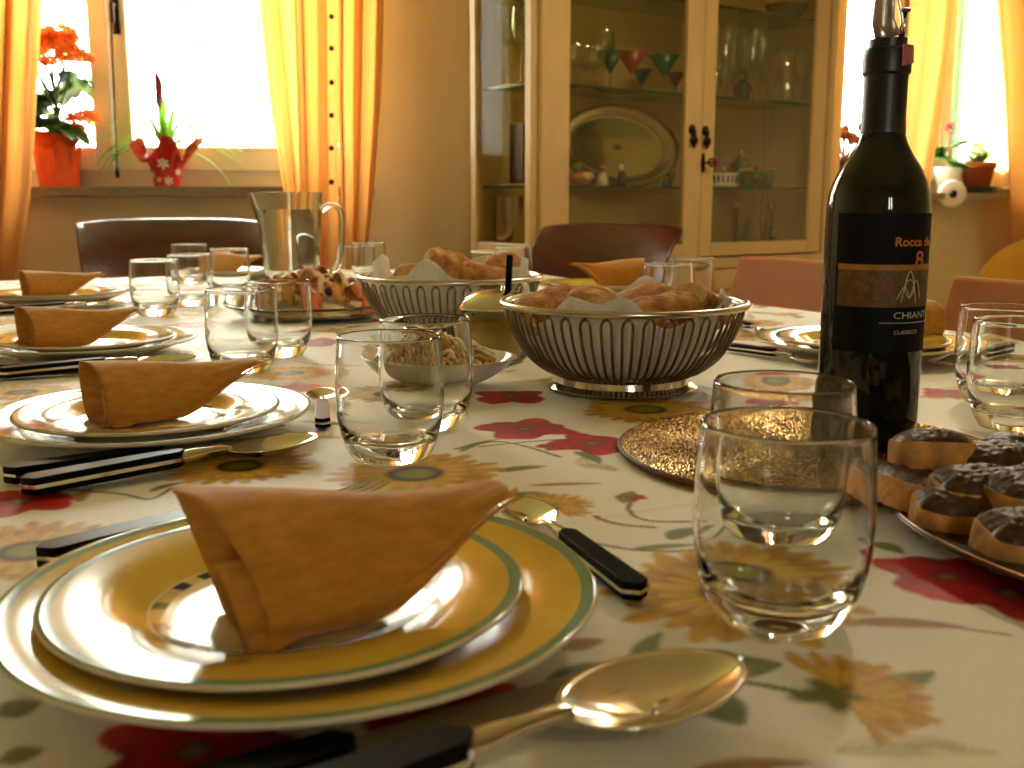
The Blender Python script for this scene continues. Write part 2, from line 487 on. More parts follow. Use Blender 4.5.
# outdoors: lawn, a pale neighbouring wall and trees
g = MB().box((0, 22, -.9), (70, 36, .1)).build('ground_outside', M['grass'], smooth=False); tag(g, kind='structure')
rng = random.Random(4)
def tree(px, D, h, rad, n, label, seed):
    r_ = random.Random(seed); x = X(px, D, 1.5)
    t = thing('garden_tree', label, 'tree', (x, D, -.85), 0, 'garden trees outside')
    mb = MB(); tips = []
    mb.tube([(0, 0, 0), (.05, .02, h*.3), (0, .05, h*.55)], [.06, .04, .02], 8)
    for k in range(9):
        a = k*2.4; e = (math.cos(a)*rad*.7, math.sin(a)*rad*.7, h*(.5+.4*r_.random()))
        mb.tube([(0, .05, h*(.3+.02*k)), (e[0]*.5, e[1]*.5, e[2]*.85), e], [.012, .008, .004], 6); tips.append(e)
    mb.build('trunk', M['bark'], t)
    lf = MB()
    for k in range(n):
        e = r_.choice(tips); q = [e[i]+r_.gauss(0, rad*.28) for i in range(3)]
        m = Matrix.Translation(q) @ Matrix.Rotation(r_.random()*6.3, 4, 'Z') @ Matrix.Rotation(r_.uniform(-1, 1), 4, 'X')
        s_ = r_.uniform(.05, .10)
        lf.add([(-s_, 0, 0), (0, -s_*.45, .01), (s_, 0, 0), (0, s_*.45, .01)], [(0, 1, 2, 3)], 0, m)
    lf.build('foliage', M['tree_leaf'], t, smooth=False)
tree(205, 7.5, 4.0, .8, 420, 'leafy garden tree seen through the right sash of the plant window', 1)
tree(-60, 13.5, 4.6, .8, 700, 'leafy garden tree seen through the sash behind the orange flowers', 2)

# ------------------------------------------------------------------ curtains
def curtain(name, label, mat, keys, D, zt, zb, folds, amp, seed, buttons=None, ph=0.0):
    """keys: (z, x_left, x_right) from top to bottom; the cloth is pleated between them"""
    r_ = random.Random(seed)
    keys = sorted(keys, reverse=True)
    def ext(z):
        if z >= keys[0][0]: a, b = keys[0], keys[1]
        elif z <= keys[-1][0]: return keys[-1][1], keys[-1][2]
        else:
            for a, b in zip(keys, keys[1:]):
                if b[0] <= z <= a[0]: break
        t = (a[0]-z)/(a[0]-b[0]) if a[0] != b[0] else 0
        t = max(t, -1.5)
        return lerp(a[1], b[1], t), lerp(a[2], b[2], t)
    pa = [r_.uniform(-.5, .5) for _ in range(6)]
    def fn(s, t):
        z = lerp(zt, zb, t); l_, r2 = ext(z)
        wgl = .6*math.sin(3*s+pa[0]+1.3*t) + .4*math.sin(7*s+pa[1]-t)
        ang = 2*PI*folds*s + wgl*.8 + ph
        x = lerp(l_, r2, s) + amp*.35*math.sin(2*ang)*min(1, s*8, (1-s)*8)
        y = amp*math.sin(ang) + .4*amp*math.sin(2.3*ang+pa[2]+t*1.5)
        return (x, y, z)
    mb = MB().grid(fn, max(40, int(folds*22)), 40)
    o = mb.build(name, mat, solid=.0015, offset=0)
    return o, fn
def zpx(y, D): return Q(512, y, D).z
DC = 3.36
def kx(px, y, D=DC): return X(px, D, zpx(y, D))
def pkeys(lst, D=DC): return [(zpx(y, D), kx(a, y, D), kx(b, y, D)) for y, a, b in lst]
cl, _ = curtain('curtain', None, M['curtain'], pkeys([(0, -75, 43), (190, -75, 33), (275, -75, 20)]), DC, 2.45, .06, 5, .035, 3)
cl.location = (0, DC, 0); tag(cl, 'yellow curtain hanging beside the orange flower pot', 'curtain', 'yellow curtains')
cb, _ = curtain('curtain', None, M['curtain'], pkeys([(0, 254, 290), (95, 264, 298), (190, 279, 303), (275, 288, 306)]), DC+.05, 2.45, .06, 1.2, .022, 5)
cb.location = (0, DC+.05, 0); tag(cb, 'narrow yellow curtain strip slanting across the bright window towards the water jug', 'curtain', 'yellow curtains')
cc_, _ = curtain('curtain', None, M['curtain'], pkeys([(0, 294, 338), (150, 299, 338), (275, 302, 338)]), DC-.0, 2.45, .06, 2.2, .022, 6, ph=.5)
cc_.location = (0, DC-.02, 0); tag(cc_, 'buttoned yellow curtain hanging straight behind the water jug', 'curtain', 'yellow curtains')
for yb in (16, 48, 82, 115, 148, 182):
    p = Q(331, yb, DC-.065)
    b = MB(); b.lathe([(0, 0), (.007, 0), (.0085, .0025), (.005, .005), (0, .0055)], 14, tf=Matrix.Rotation(PI/2, 4, 'X'))
    bo = b.build('button', M['bronze'], cc_); bo.location = (p.x, p.y-(DC-.02)+.012, p.z)
cd_, _ = curtain('curtain', None, M['curtain'], pkeys([(0, 336, 384), (100, 336, 381), (200, 340, 373), (275, 342, 366)]), DC-.02, 2.45, .06, 2.4, .024, 9, ph=2.0)
cd_.location = (0, DC+.01, 0); tag(cd_, 'yellow curtain against the bare cream wall between window and cabinet', 'curtain', 'yellow curtains')
rod = thing('curtain_rod', 'curtain rod carrying the yellow curtains of the plant window', 'curtain rod', (0, DC, 2.47))
MB().tube([(-2.3, 0, 0), (-.2, 0, 0)], .014, 12).build('rod', M['brass'], rod)
for x in (-2.31, -.19): MB().ball((x, 0, 0), .028).build('finial', M['brass'], rod)
for x in (-2.2, -.3): MB().box((x, .09, 0), (.02, .18, .03)).build('bracket', M['brass'], rod, smooth=False)
# curtains of the second window, hung along the slanting wall
def curtain_r(label, mat, lst, off, folds, amp, seed, name='curtain', bottom=.06, ph=0):
    base = p0R - NR*off
    keys = []
    for y, a, b in lst:
        sa, Pa = on_plane(a, y, base, DR); sb, Pb = on_plane(b, y, base, DR)
        keys.append(((Pa.z+Pb.z)/2, sa, sb))
    o, _ = curtain(name, None, mat, keys, 0, 2.45, bottom, folds, amp, seed, ph=ph)
    o.location = (base.x, base.y, 0); o.rotation_euler = (0, 0, angR); tag(o, label, 'curtain', 'curtains of the far window')
curtain_r('yellow curtain directly behind the neck of the wine bottle', M['curtain_pale'], [(0, 884, 948), (60, 880, 942), (130, 874, 931), (190, 866, 921), (300, 860, 908)], .17, 3, .04, 11)
curtain_r('pale sheer curtain behind the terracotta flower pot', M['sheer'], [(0, 971, 1008), (185, 969, 1016)], -.072, 4, .006, 12, 'sheer_curtain', SILL2+.02)
curtain_r('yellow curtain hanging above the yellow armchair', M['curtain_pale'], [(0, 1001, 1085), (100, 1010, 1085), (235, 1017, 1080), (300, 1020, 1080)], .17, 4, .04, 13)

# ------------------------------------------------------------------ display cabinet
CW = on_plane(832, 150, CAB0, DR)[0]; CD = .32; CH = 2.1
def cs(px, py=150): return on_plane(px, py, CAB0, DR)[0]
def cz(px, py, dep=0.0): return on_plane(px, py, CAB0 + NR*dep, DR)[1].z
def cin(px, py, dep):
    """cabinet coordinates of a point dep behind the cabinet front"""
    s, P = on_plane(px, py, CAB0 + NR*dep, DR); return Vector((s, dep, P.z))
ZB = cz(760, 246)                      # floor of the glazed part
ZS = [cz(707, 187, .02), cz(707, 95, .02), cz(707, 2, .02)]
cab = thing('display_cabinet', 'tall cream display cabinet with glazed doors full of glassware', 'cabinet', CAB0, angR)
mb = MB(); pw = .032
bar(mb, 0, pw, .06, CH, 0, .032); bar(mb, CW-pw, CW, .06, CH, 0, .032)          # front posts
bar(mb, 0, pw, .06, CH, CD-.03, CD); bar(mb, CW-pw, CW, .06, CH, CD-.03, CD)
bar(mb, -.012, CW+.012, CH, CH+.05, -.015, CD+.0); bar(mb, -.012, CW+.012, 0, .06, -.012, CD)
bar(mb, pw, CW-pw, ZB-.03, ZB, .022, CD-.02); bar(mb, 0.002, CW-.002, ZB-.07, ZB-.032, -.012, CD-.001)
bar(mb, pw, CW-pw, CH-.05, CH, .022, CD-.02)
bar(mb, .004, .024, .06, ZB-.07, .032, CD-.03); bar(mb, CW-.024, CW-.004, .06, CH, .032, CD-.03)
bar(mb, .004, pw, ZB-.03, ZB+.03, .032, CD-.03)
mb.build('carcass', M['cab'], cab, smooth=False, bevel=.003)
mb = MB(); bar(mb, pw, CW-pw, .06, CH, CD-.02, CD-.004)
mb.build('back_panel', M['cab_in'], cab, smooth=False)
mb = MB(); bar(mb, .012, .016, ZB+.03, CH, .033, CD-.031)
mb.build('side_pane', M['side_pane'], cab, smooth=False)
for z in ZS:
    mb = MB(); bar(mb, pw+.002, CW-pw-.002, z-.005, z, .034, CD-.024)
    so = mb.build('glass_shelf', M['shelf_glass'], cab, smooth=False)
    e = MB(); bar(e, pw+.002, CW-pw-.002, z-.0065, z+.0002, .0305, .034); bar(e, pw-.004, pw+.002, z-.0065, z+.0002, .034, CD-.03)
    e.build('shelf_edge', M['shelf_edge'], so, smooth=False)
sm = cs(697)
DZ0, DZ1 = ZB-.028, CH-.004
def door(s0, s1, lw, rw):
    mb = MB(); y0, y1 = -.022, -.001
    bar(mb, s0, s0+lw, DZ0, DZ1, y0, y1); bar(mb, s1-rw, s1, DZ0, DZ1, y0, y1)
    bar(mb, s0+lw, s1-rw, DZ0, DZ0+.045, y0, y1); bar(mb, s0+lw, s1-rw, DZ1-.06, DZ1, y0, y1)
    o = mb.build('cabinet_door', M['cab'], cab, smooth=False, bevel=.0035)
    g_ = MB(); bar(g_, s0+lw-.004, s1-rw+.004, DZ0+.041, DZ1-.056, -.013, -.009)
    g_.build('door_pane', M['cab_pane'], o, smooth=False)
    return o
dl = door(cs(537), sm-.0015, cs(565)-cs(537), sm-cs(681))
dr_ = door(sm+.0015, cs(819), cs(709)-sm, cs(819)-cs(807))
def drop_knob(px, py, par, nm='door_knob'):
    s = cs(px, py); z = cz(px, py)
    b = MB()
    tf = Matrix.Translation((s, -.022, z+.022))
    b.lathe([(0, -.0), (.016, 0), (.017, .003), (.009, .007), (0, .009)], 16, tf=tf @ Matrix.Rotation(PI/2, 4, 'X'))
    b.ball((s, -.032, z+.012), (.010, .006, .016), 14, 8)
    b.ball((s, -.034, z-.012), (.017, .010, .016), 16, 10)
    b.ball((s, -.034, z-.03), (.006, .006, .006), 10, 6)
    b.build(nm, M['bronze'], par)
drop_knob(687, 137, dl); drop_knob(700, 138, dr_)
s, z = cs(698, 163), cz(698, 163)
b = MB()
b.ball((s, -.024, z), (.009, .004, .034), 14, 8); b.build('keyhole_plate', M['bronze'], dr_)
b = MB(); b.tube([(s, -.024, z), (s+.0, -.05, z)], .0035, 8)
b.tube([(s+.016*math.cos(a*PI/8), -.062-.0, z+.016*math.sin(a*PI/8)*.7) for a in range(16)], .0035, 6, True)
b.tube([(s, -.05, z), (s+.012, -.062, z)], .0035, 8)
b.build('key', M['bronze'], dr_)
for s0, s1 in ((.004, sm-.0015), (sm+.0015, CW-.004)):
    mb = MB(); z0, z1 = .065, ZB-.075
    bar(mb, s0, s0+.07, z0, z1, -.021, -.001); bar(mb, s1-.07, s1, z0, z1, -.021, -.001)
    bar(mb, s0+.07, s1-.07, z0, z0+.07, -.021, -.001); bar(mb, s0+.07, s1-.07, z1-.07, z1, -.021, -.001)
    bar(mb, s0+.07, s1-.07, z0+.07, z1-.07, -.012, -.003)
    mb.build('cupboard_door', M['cab'], cab, smooth=False, bevel=.004)

n_before = set(o.name for o in bpy.data.objects)
# ---- what stands in the cabinet
def cw(s, dep, z): return CAB0 + DR*s + NR*dep + Vector((0, 0, z))
def shelf_spot(px, dep, z):
    """a point on a shelf at height z, dep behind the front, in column px"""
    s, P = on_plane(px, 150, CAB0 + NR*dep, DR); return cw(s, dep, z+.0008)
GLA = 'clear glasses in the cabinet'
def lathe_thing(name, label, cat, loc, prof, mat, group=None, seg=28, mis=None):
    o = MB().lathe(prof, seg, mis=mis).build(name, mat, auto=50); o.location = loc; return tag(o, label, cat, group)
def goblet_prof(h, r):
    return [(0, 0), (r*.85, 0), (r*.85, .003), (.006, .008), (.0045, h*.25), (.006, h*.45), (r*.6, h*.55), (r*.98, h*.72), (r, h*.82), (r*.86, h),
            (r*.83, h), (r*.96, h*.82), (r*.94, h*.72), (r*.55, h*.57), (0, h*.5)]
def flute_prof(h, r):
    return [(0, 0), (r*1.1, 0), (r*1.1, .003), (.005, .008), (.004, h*.3), (r*.5, h*.4), (r*.95, h*.6), (r, h), (r*.93, h), (r*.88, h*.6), (r*.4, h*.42), (0, h*.4)]
zm = ZS[1]; zl = ZS[0]
def hz(px, y0, y1, dep): return cz(px, y0, dep)-cz(px, y1, dep)
for i, (px, dep, h, r, lab) in enumerate([
    (574, .12, .12, .030, 'clear stem glass against the door stile on the shelf of coloured cocktail glasses'),
    (584, .22, .135, .030, 'clear stem glass second from the door stile on the cocktail glass shelf'),
    (594, .10, .115, .030, 'clear stem glass third from the door stile on the cocktail glass shelf'),
    (603, .24, .19, .033, 'tall clear stem glass just behind the first green cocktail glass')]):
    lathe_thing('stem_glass', lab, 'glass', shelf_spot(px, dep, zm), goblet_prof(h, r), M['cab_glass'], GLA)
for i, (px, dep, h, r, lab) in enumerate([
    (486, .20, .23, .033, 'tall clear goblet nearest the back post behind the cabinet side pane'),
    (497, .12, .21, .033, 'tall clear goblet in the middle behind the cabinet side pane'),
    (508, .20, .24, .034, 'tall clear goblet deep behind the cabinet side pane'),
    (517, .10, .19, .036, 'wide clear goblet nearest the front post behind the cabinet side pane')]):
    # seen through the side pane: take the column on the plane just inside the side
    s_, dep2 = ((.085, .24), (.085, .16), (.175, .235), (.085, .08))[i]
    lathe_thing('stem_glass', lab, 'glass', cw(s_, dep2, zm+.0008), goblet_prof(h, r), M['cab_glass'], GLA)
def cocktail(px, ytop, ybase, dep, halfw, colr, label):
    p = shelf_spot(px, dep, zm); h = .115 if halfw > 11 else .085; r = halfw/FPX*3.1
    t = thing('cocktail_glass', label, 'glass', p, 0, 'coloured cocktail glasses')
    MB().lathe([(0, 0), (r*.75, 0), (r*.75, .003), (.004, .006), (.0035, h*.45), (0, h*.45)], 24).build('stem', M['cab_glass'], t)
    c = basic('tinted_glass_'+colr, colr, .12, 0, .1, 30, Transmission_Weight=.35)
    MB().lathe([(.0035, h*.45), (r, h), (r*.95, h), (.002, h*.5)], 24).build('bowl', c, t)
cocktail(609, 43, 83, .13, 13, '2f6a50', 'green cocktail glass farthest from the door knobs, beside the clear stem glasses')
cocktail(630, 40, 85, .10, 16, 'b84a28', 'large orange red cocktail glass in the cabinet')
cocktail(640, 55, 85, .22, 11, '2a6a8a', 'small blue cocktail glass between the orange and the green one')
cocktail(662, 42, 88, .10, 17, '126a42', 'large green cocktail glass nearest the door knobs')
cocktail(674, 58, 90, .22, 10, '9a2a22', 'small red cocktail glass by the centre stile of the cabinet')
# right-hand door, same shelf
for px, dep, h, r, lab in [(716, .10, .10, .024, 'short clear glass beside the centre stile of the right cabinet door'),
    (724, .14, .24, .028, 'tall clear flute left of the small dark figurine'), (731, .22, .22, .028, 'tall clear flute behind and left of the dark figurine'),
    (741, .24, .23, .028, 'tall clear flute directly behind the dark figurine'), (751, .12, .24, .028, 'tall clear flute right of the dark figurine'), (759, .22, .23, .028, 'tall clear flute closest to the glass carafe')]:
    lathe_thing('flute_glass', lab, 'glass', shelf_spot(px, dep, zm), flute_prof(h, r), M['cab_glass'], GLA)
carp = [(0, 0), (.05, 0), (.056, .02), (.055, .05), (.04, .10), (.03, .14), (.031, .16), (.042, .185), (.038, .185), (.028, .16), (.027, .14), (.037, .10), (.051, .05), (.05, .012), (0, .01)]
t = lathe_thing('glass_carafe', 'clear curvy glass carafe on the shelf beside the flutes', 'carafe', shelf_spot(783, .13, zm), carp, M['cab_glass'], seg=32)
b = MB(); b.lathe([(.0515, .012), (.057, .022), (.052, .013)], 32)
MB().tube([(.041, 0, .178), (.075, 0, .17), (.082, 0, .12), (.056, 0, .06)], .0045, 8).build('handle', M['cab_glass'], t)
t = thing('figurine', 'small dark figurine with red and blue standing among the flutes', 'figurine', shelf_spot(740, .075, zm))
MB().lathe([(0, 0), (.022, 0), (.026, .02), (.022, .05), (.012, .062), (0, .064)], 20).build('body', basic('figurine_dark', '2a1f30', .4, 0, .5, 70), t)
MB().ball((0, 0, .075), (.014, .014, .016)).build('head', basic('figurine_head', '6a4a30', .5, 0, .2, 50), t)
fr_ = basic('figurine_red', '7a2a22', .5, 0, .2, 50)
for q in (-1, 1): MB().tube([(q*.022, 0, .05), (q*.03, -.004, .035), (q*.022, -.006, .02)], .005, 8).build('arm', fr_, t)
# top shelf
bowlp = [(0, 0), (.025, 0), (.03, .006), (.06, .035), (.072, .06), (.069, .06), (.056, .036), (.026, .009), (0, .008)]
lathe_thing('dark_bowl', 'dark bowl on the topmost visible shelf of the right cabinet door', 'bowl', shelf_spot(780, .16, ZS[2]), bowlp, basic('dark_bowl', '4a3226', .25, 0, .3, 30), seg=32)
lathe_thing('stem_glass', 'clear stem glass on the topmost visible shelf by the dark bowl', 'glass', shelf_spot(756, .13, ZS[2]), goblet_prof(.13, .03), M['cab_glass'], GLA)
lathe_thing('glass_bowl', 'shallow glass bowl on the topmost visible shelf of the left cabinet door', 'bowl', shelf_spot(650, .16, ZS[2]), bowlp, M['cab_glass'], seg=32)
# oval silver tray leaning on the back panel
t = thing('silver_tray', 'large oval silver tray leaning on the back of the cabinet', 'tray', cw(cin(625, 150, .22).x, .232, zl+.001), angR)
hw, hh = .275, .138
def tr(s, t_):
    a = 2*PI*s; k = t_
    return (hw*k*math.cos(a), -.018*(1-min(1, (1-k)/.22))-.0, hh + hh*k*math.sin(a))
MB().grid(tr, 72, 14, closed_u=True).build('tray_plate', M['silver'], t, solid=.003).rotation_euler = (R(-12), 0, 0)
b = MB(); b.tube([(hw*1.0*math.cos(a*PI/36), -.02, hh+hh*1.0*math.sin(a*PI/36)) for a in range(72)], .005, 8, True)
b.tube([(hw*.8*math.cos(a*PI/36), -.006, hh+hh*.8*math.sin(a*PI/36)) for a in range(72)], .0025, 6, True)
b.build('gilt_rim', M['brass'], t).rotation_euler = (R(-12), 0, 0)
# knick-knacks on the lower shelf
def figure(px, dep, name, label, cols, h, w_):
    t = thing(name, label, 'figurine', shelf_spot(px, dep, zl))
    MB().lathe([(0, 0), (w_, 0), (w_*1.05, h*.2), (w_*.8, h*.55), (w_*.45, h*.68), (0, h*.7)], 18).build('body', basic(name+'_body', cols[0], .4, 0, .3, 80), t)
    MB().ball((0, 0, h*.82), (w_*.55, w_*.55, h*.18), 14, 8).build('head', basic(name+'_head', cols[1], .4, 0, .2, 80), t)
    b = MB()
    for sx in (-1, 1): b.lathe([(w_*.18, 0), (0, h*.16)], 8, tf=Matrix.Translation((sx*w_*.3, 0, h*.93)))
    b.build('ears', basic(name+'_ears', cols[0], .4, 0, .2, 80), t)
figure(603, .08, 'white_figurine', 'small white and brown animal figurine in front of the silver tray', ('d8d0c0', '9a6a40'), .058, .016)
figure(622, .08, 'cat_figurine', 'small black and white cat figurine in front of the silver tray', ('1c1a1c', 'd8d0c4'), .066, .014)
figure(667, .10, 'dark_figurine', 'small dark animal figurine by the centre stile below the tray', ('3a3432', '5a5048'), .045, .016)
t = thing('painted_duck', 'green and orange painted duck ornament on the lower cabinet shelf', 'ornament', shelf_spot(581, .09, zl), angR)
MB().ball((0, 0, .022), (.042, .024, .021)).build('body', basic('duck_body', 'b4632a', .35, 0, .5, 60), t)
MB().ball((-.012, 0, .05), (.017, .015, .017)).ball((-.032, 0, .047), (.010, .007, .004)).build('head', basic('duck_head', '5a7a2a', .35, 0, .4, 60), t)
MB().ball((.012, -.019, .028), (.022, .008, .013)).build('wing', basic('duck_wing', 'dcc890', .35, 0, .3, 60), t)
# side section: maroon box and steel vase
b = MB(); b.box((0, 0, .085), (.04, .07, .17)); bx_ = b.build('maroon_box', basic('maroon_card', '4a1420', .45, 0, .1, 20), smooth=False, bevel=.004)
bx_.location = cw(.10, .18, zl+.006); bx_.rotation_euler = (0, 0, angR); tag(bx_, 'upright maroon box behind the side pane of the cabinet', 'box')
b = MB(); b.lathe([(0, 0), (.062, 0), (.07, .004), (.066, .005), (0, .003)], 32); bo = b.build('saucer', M['white']); bo.location = cw(.10, .18, zl+.0006)
tag(bo, 'white saucer under the maroon box', 'saucer')
lathe_thing('steel_vase', 'tall cylindrical steel vase behind the side pane of the cabinet', 'vase', cw(.094, .225, ZB+.001),
            [(0, 0), (.048, 0), (.05, .003), (.051, .155), (.054, .16), (.050, .16), (.046, .155), (.046, .006), (0, .006)], M['steel_soft'], seg=40)
# lower shelf, right-hand door: tea things
t = thing('silver_teapot', 'silver teapot with pointed lid behind the green cups', 'teapot', shelf_spot(741, .20, zl), angR)
MB().lathe([(0, 0), (.035, 0), (.052, .03), (.05, .06), (.034, .078), (0, .08)], 28).build('pot', M['silver'], t)
MB().lathe([(.036, .078), (.03, .09), (.012, .105), (.005, .118), (.008, .126), (0, .136)], 28).build('lid', M['silver'], t)
MB().tube([(.045, 0, .065), (.08, 0, .07), (.085, 0, .04), (.05, 0, .025)], .005, 8).build('handle', M['bronze'], t)
MB().tube([(-.045, 0, .03), (-.075, 0, .05), (-.09, 0, .075)], [.011, .008, .006], 10).build('spout', M['silver'], t)
mg = basic('green_glaze', '2f6a2c', .3, 0, .2, 50); mgold = M['brass']
cupp = [(0, 0), (.02, 0), (.027, .006), (.031, .05), (.029, .05), (.025, .008), (0, .006)]
for px, lab in ((750, 'green gilt cup nearer the centre stile on the lower cabinet shelf'), (767, 'green gilt cup above the red dish on the lower cabinet shelf')):
    t = thing('green_cup', lab, 'cup', shelf_spot(px, .12, zl), angR, 'green cups in the cabinet')
    MB().lathe([(0, 0), (.02, 0), (.026, .008), (.031, .055), (.029, .055), (.024, .01), (0, .008)], 24).build('cup_body', mg, t)
    b = MB(); b.lathe([(.0305, .049), (.0322, .052), (.0318, .056), (.029, .0555)], 24); b.build('gilt_rim', mgold, t)
    MB().tube([(.029, 0, .045), (.047, 0, .042), (.045, 0, .02), (.026, 0, .016)], .0035, 8).build('handle', mgold, t)
t = thing('striped_bowl', 'cream bowl with dark upright stripes on the lower cabinet shelf', 'bowl', shelf_spot(724, .10, zl))
MB().lathe([(0, 0), (.035, 0), (.04, .006), (.048, .045), (.045, .045), (.036, .01), (0, .008)], 36).build('bowl_body', M['porcelain'], t)
b = MB()
for k in range(18):
    a = 2*PI*k/18; b.box((0, 0, 0), (.002, .006, .024), tf=Matrix.Rotation(a, 4, 'Z') @ Matrix.Translation((.0452, 0, .026)) @ Matrix.Rotation(R(11), 4, 'Y'))
b.build('stripes', M['dark'], t, smooth=False)
t = thing('white_platter', 'flat white oblong dish in front of the striped bowl', 'dish', shelf_spot(724, .065, zl), angR)
b = MB(); b.lathe([(0, 0), (.04, 0), (.055, .008), (.053, .01), (.038, .003), (0, .003)], 32); bo = b.build('dish', M['white'], t); bo.scale = (1.2, .5, 1)
t = thing('red_dish', 'dark red leaf shaped dish below the green cups', 'dish', shelf_spot(762, .06, zl), angR)
def leafdish(s, k):
    a = 2*PI*s; r = (1+.14*math.cos(5*a)+.06*math.cos(9*a+1))*k
    return (.055*r*math.cos(a), .024*r*math.sin(a), .006+.026*k*k*(1+.2*math.sin(3*a)))
MB().grid(leafdish, 60, 10, closed_u=True).build('leaf_bowl', basic('red_glaze', '7a1c20', .3, 0, .25, 40), t, solid=.004)
MB().lathe([(0, 0), (.018, 0), (.012, .006), (0, .007)], 20).build('foot', basic('red_glaze_foot', '5a1418', .3, 0, .25, 40), t)
t = thing('pink_ornament', 'small pink heart shaped ornament beside the key of the cabinet', 'ornament', shelf_spot(712, .20, zl), angR)
hp = [(.03*(16*math.sin(a)**3)/17, .03*(13*math.cos(a)-5*math.cos(2*a)-2*math.cos(3*a)-math.cos(4*a))/17) for a in [2*PI*k/40 for k in range(40)]]
MB().prism(hp, -.008, .008, tf=Matrix.Translation((0, 0, .075)) @ Matrix.Rotation(PI/2, 4, 'X')).build('heart', basic('pink_glaze', 'c8607a', .4, 0, .1, 30), t, smooth=False, bevel=.004)
MB().lathe([(0, 0), (.018, 0), (.006, .01), (.005, .045), (0, .046)], 16).build('stand', M['brass'], t)
# bottom of the glazed part, right
t = thing('bar_tool_stand', 'steel stand of bar tools with a ring handle on the cabinet floor', 'bar tool set', shelf_spot(774, .15, ZB), angR)
MB().lathe([(0, 0), (.045, 0), (.045, .006), (.006, .012), (.005, .19), (0, .19)], 24).build('stand', M['steel'], t)
b = MB(); b.tube([(.024*math.cos(a*PI/12), 0, .213+.024*math.sin(a*PI/12)) for a in range(24)], .004, 8, True); b.build('ring_handle', M['bronze'], t)
for k, (a, c) in enumerate(((0, M['steel']), (2.1, M['brass']), (4.2, M['steel_soft']))):
    x, y = .026*math.cos(a), .026*math.sin(a)
    b = MB(); b.tube([(x, y, .02), (x, y, .1)], [.009, .004], 10); b.ball((x, y, .108), (.008, .008, .012), 12, 8); b.build('bar_tool', c, t)
lathe_thing('glass_decanter', 'clear tapered glass decanter beside the bar tool stand in the cabinet', 'decanter', shelf_spot(755, .12, ZB+.0),
            [(0, 0), (.038, 0), (.042, .01), (.028, .06), (.012, .10), (.011, .135), (.015, .14), (.010, .14), (.008, .10), (.024, .06), (.037, .012), (0, .01)], M['cab_glass'])
t = thing('serving_ladle', 'slender ladle with white knob standing in the cabinet bottom', 'ladle', shelf_spot(739, .24, ZB))
MB().lathe([(0, 0), (.02, 0), (.02, .004), (.004, .008), (.003, .12), (0, .12)], 16).build('shaft', M['steel'], t)
MB().ball((0, 0, .128), (.014, .014, .009)).build('knob', M['white'], t)

for o in list(bpy.data.objects):
    if o.name not in n_before and o.parent is None and o.name.split('.')[0] not in ('silver_tray',): o.scale = (1.09,)*3
bpy.data.objects['bar_tool_stand'].scale = (.8, .8, .74*(ZS[0]-ZB)/.237)

# ------------------------------------------------------------------ plants on the sills
def blade(mb, base, direction, length, width, droop, seed=0, mi=0, n=9, fold=.25, tipw=0.0):
    """a curved leaf: starts along direction, droops under its weight"""
    d = Vector(direction).normalized(); p = Vector(base); pts = [p.copy()]; ds = [d.copy()]
    for i in range(n-1):
        d = (d + Vector((0, 0, -droop/(n-1)))).normalized(); p = p + d*length/(n-1); pts.append(p.copy()); ds.append(d.copy())
    V, F = [], []
    for i, (q, dd) in enumerate(zip(pts, ds)):
        t = i/(n-1); sd = dd.cross(Vector((0, 0, 1)))
        sd = sd.normalized() if sd.length > 1e-4 else Vector((1, 0, 0)); nn = sd.cross(dd)
        wd = width*(math.sin(PI*min(1, .12+.88*t))**.7 if t < 1 else 0)+tipw
        V += [q - sd*wd + nn*wd*fold, q, q + sd*wd + nn*wd*fold]
    for i in range(n-1):
        a = i*3; F += [(a, a+1, a+4, a+3), (a+1, a+2, a+5, a+4)]
    mb.add(V, F, mi)
SD = YB + .02
k325 = FPX/(SD*ct)
def sillx(px, D=SD): return X(px, D, SILL1)
rng = random.Random(8)
# orange kalanchoe
kx0 = sillx(60)
pl = thing('potted_kalanchoe', 'orange flowering plant in a red foil wrapped pot on the window sill', 'potted plant', (kx0, SD, SILL1+.001))
def wrapf(s, t):
    a = 2*PI*s; r = lerp(.058, .068, t) + .002*math.sin(14*a+3*t) + .0016*math.sin(23*a+1)
    return (r*math.cos(a), r*math.sin(a), .126*t + (.014*math.sin(5*a)*sstep(.7, 1, t)))
MB().lathe([(0, 0), (.057, 0)], 80).grid(wrapf, 80, 14, closed_u=True).build('pot_wrap', M['orange_wrap'], pl)
def flare(s, t):
    a = 2*PI*s; r = lerp(.060, .085+.015*math.sin(3*a+.6), t)
    return (r*math.cos(a)-.012, r*math.sin(a), .115+.05*t+.03*t*max(0, math.sin(2*a+2.0)))
MB().grid(flare, 60, 6, closed_u=True).build('wrap_collar', M['orange_wrap'], pl)
MB().lathe([(0, .108), (.06, .11)], 24).build('soil', M['soil'], pl)
mb = MB()
mb.tube([(0, 0, .1), (.01, 0, .22), (0, 0, .36)], [.009, .007, .004], 8)
for k in range(8):
    a = k*2.4+.3; mb.tube([(.005, 0, .2+.015*k), (.04*math.cos(a), .03*math.sin(a), .3+.01*k), (.06*math.cos(a), .045*math.sin(a), .37)], [.005, .004, .003], 6)
mb.build('stem', M['leaf'], pl)
mb = MB()
for k in range(46):
    a = k*2.399; z = .15+.19*((k*.618) % 1); r0 = .02
    blade(mb, (r0*math.cos(a), r0*math.sin(a), z), (math.cos(a), math.sin(a), .5), rng.uniform(.08, .125), rng.uniform(.034, .048), 1.5, n=8)
mb.build('leaves', M['leaf'], pl)
mb = MB()
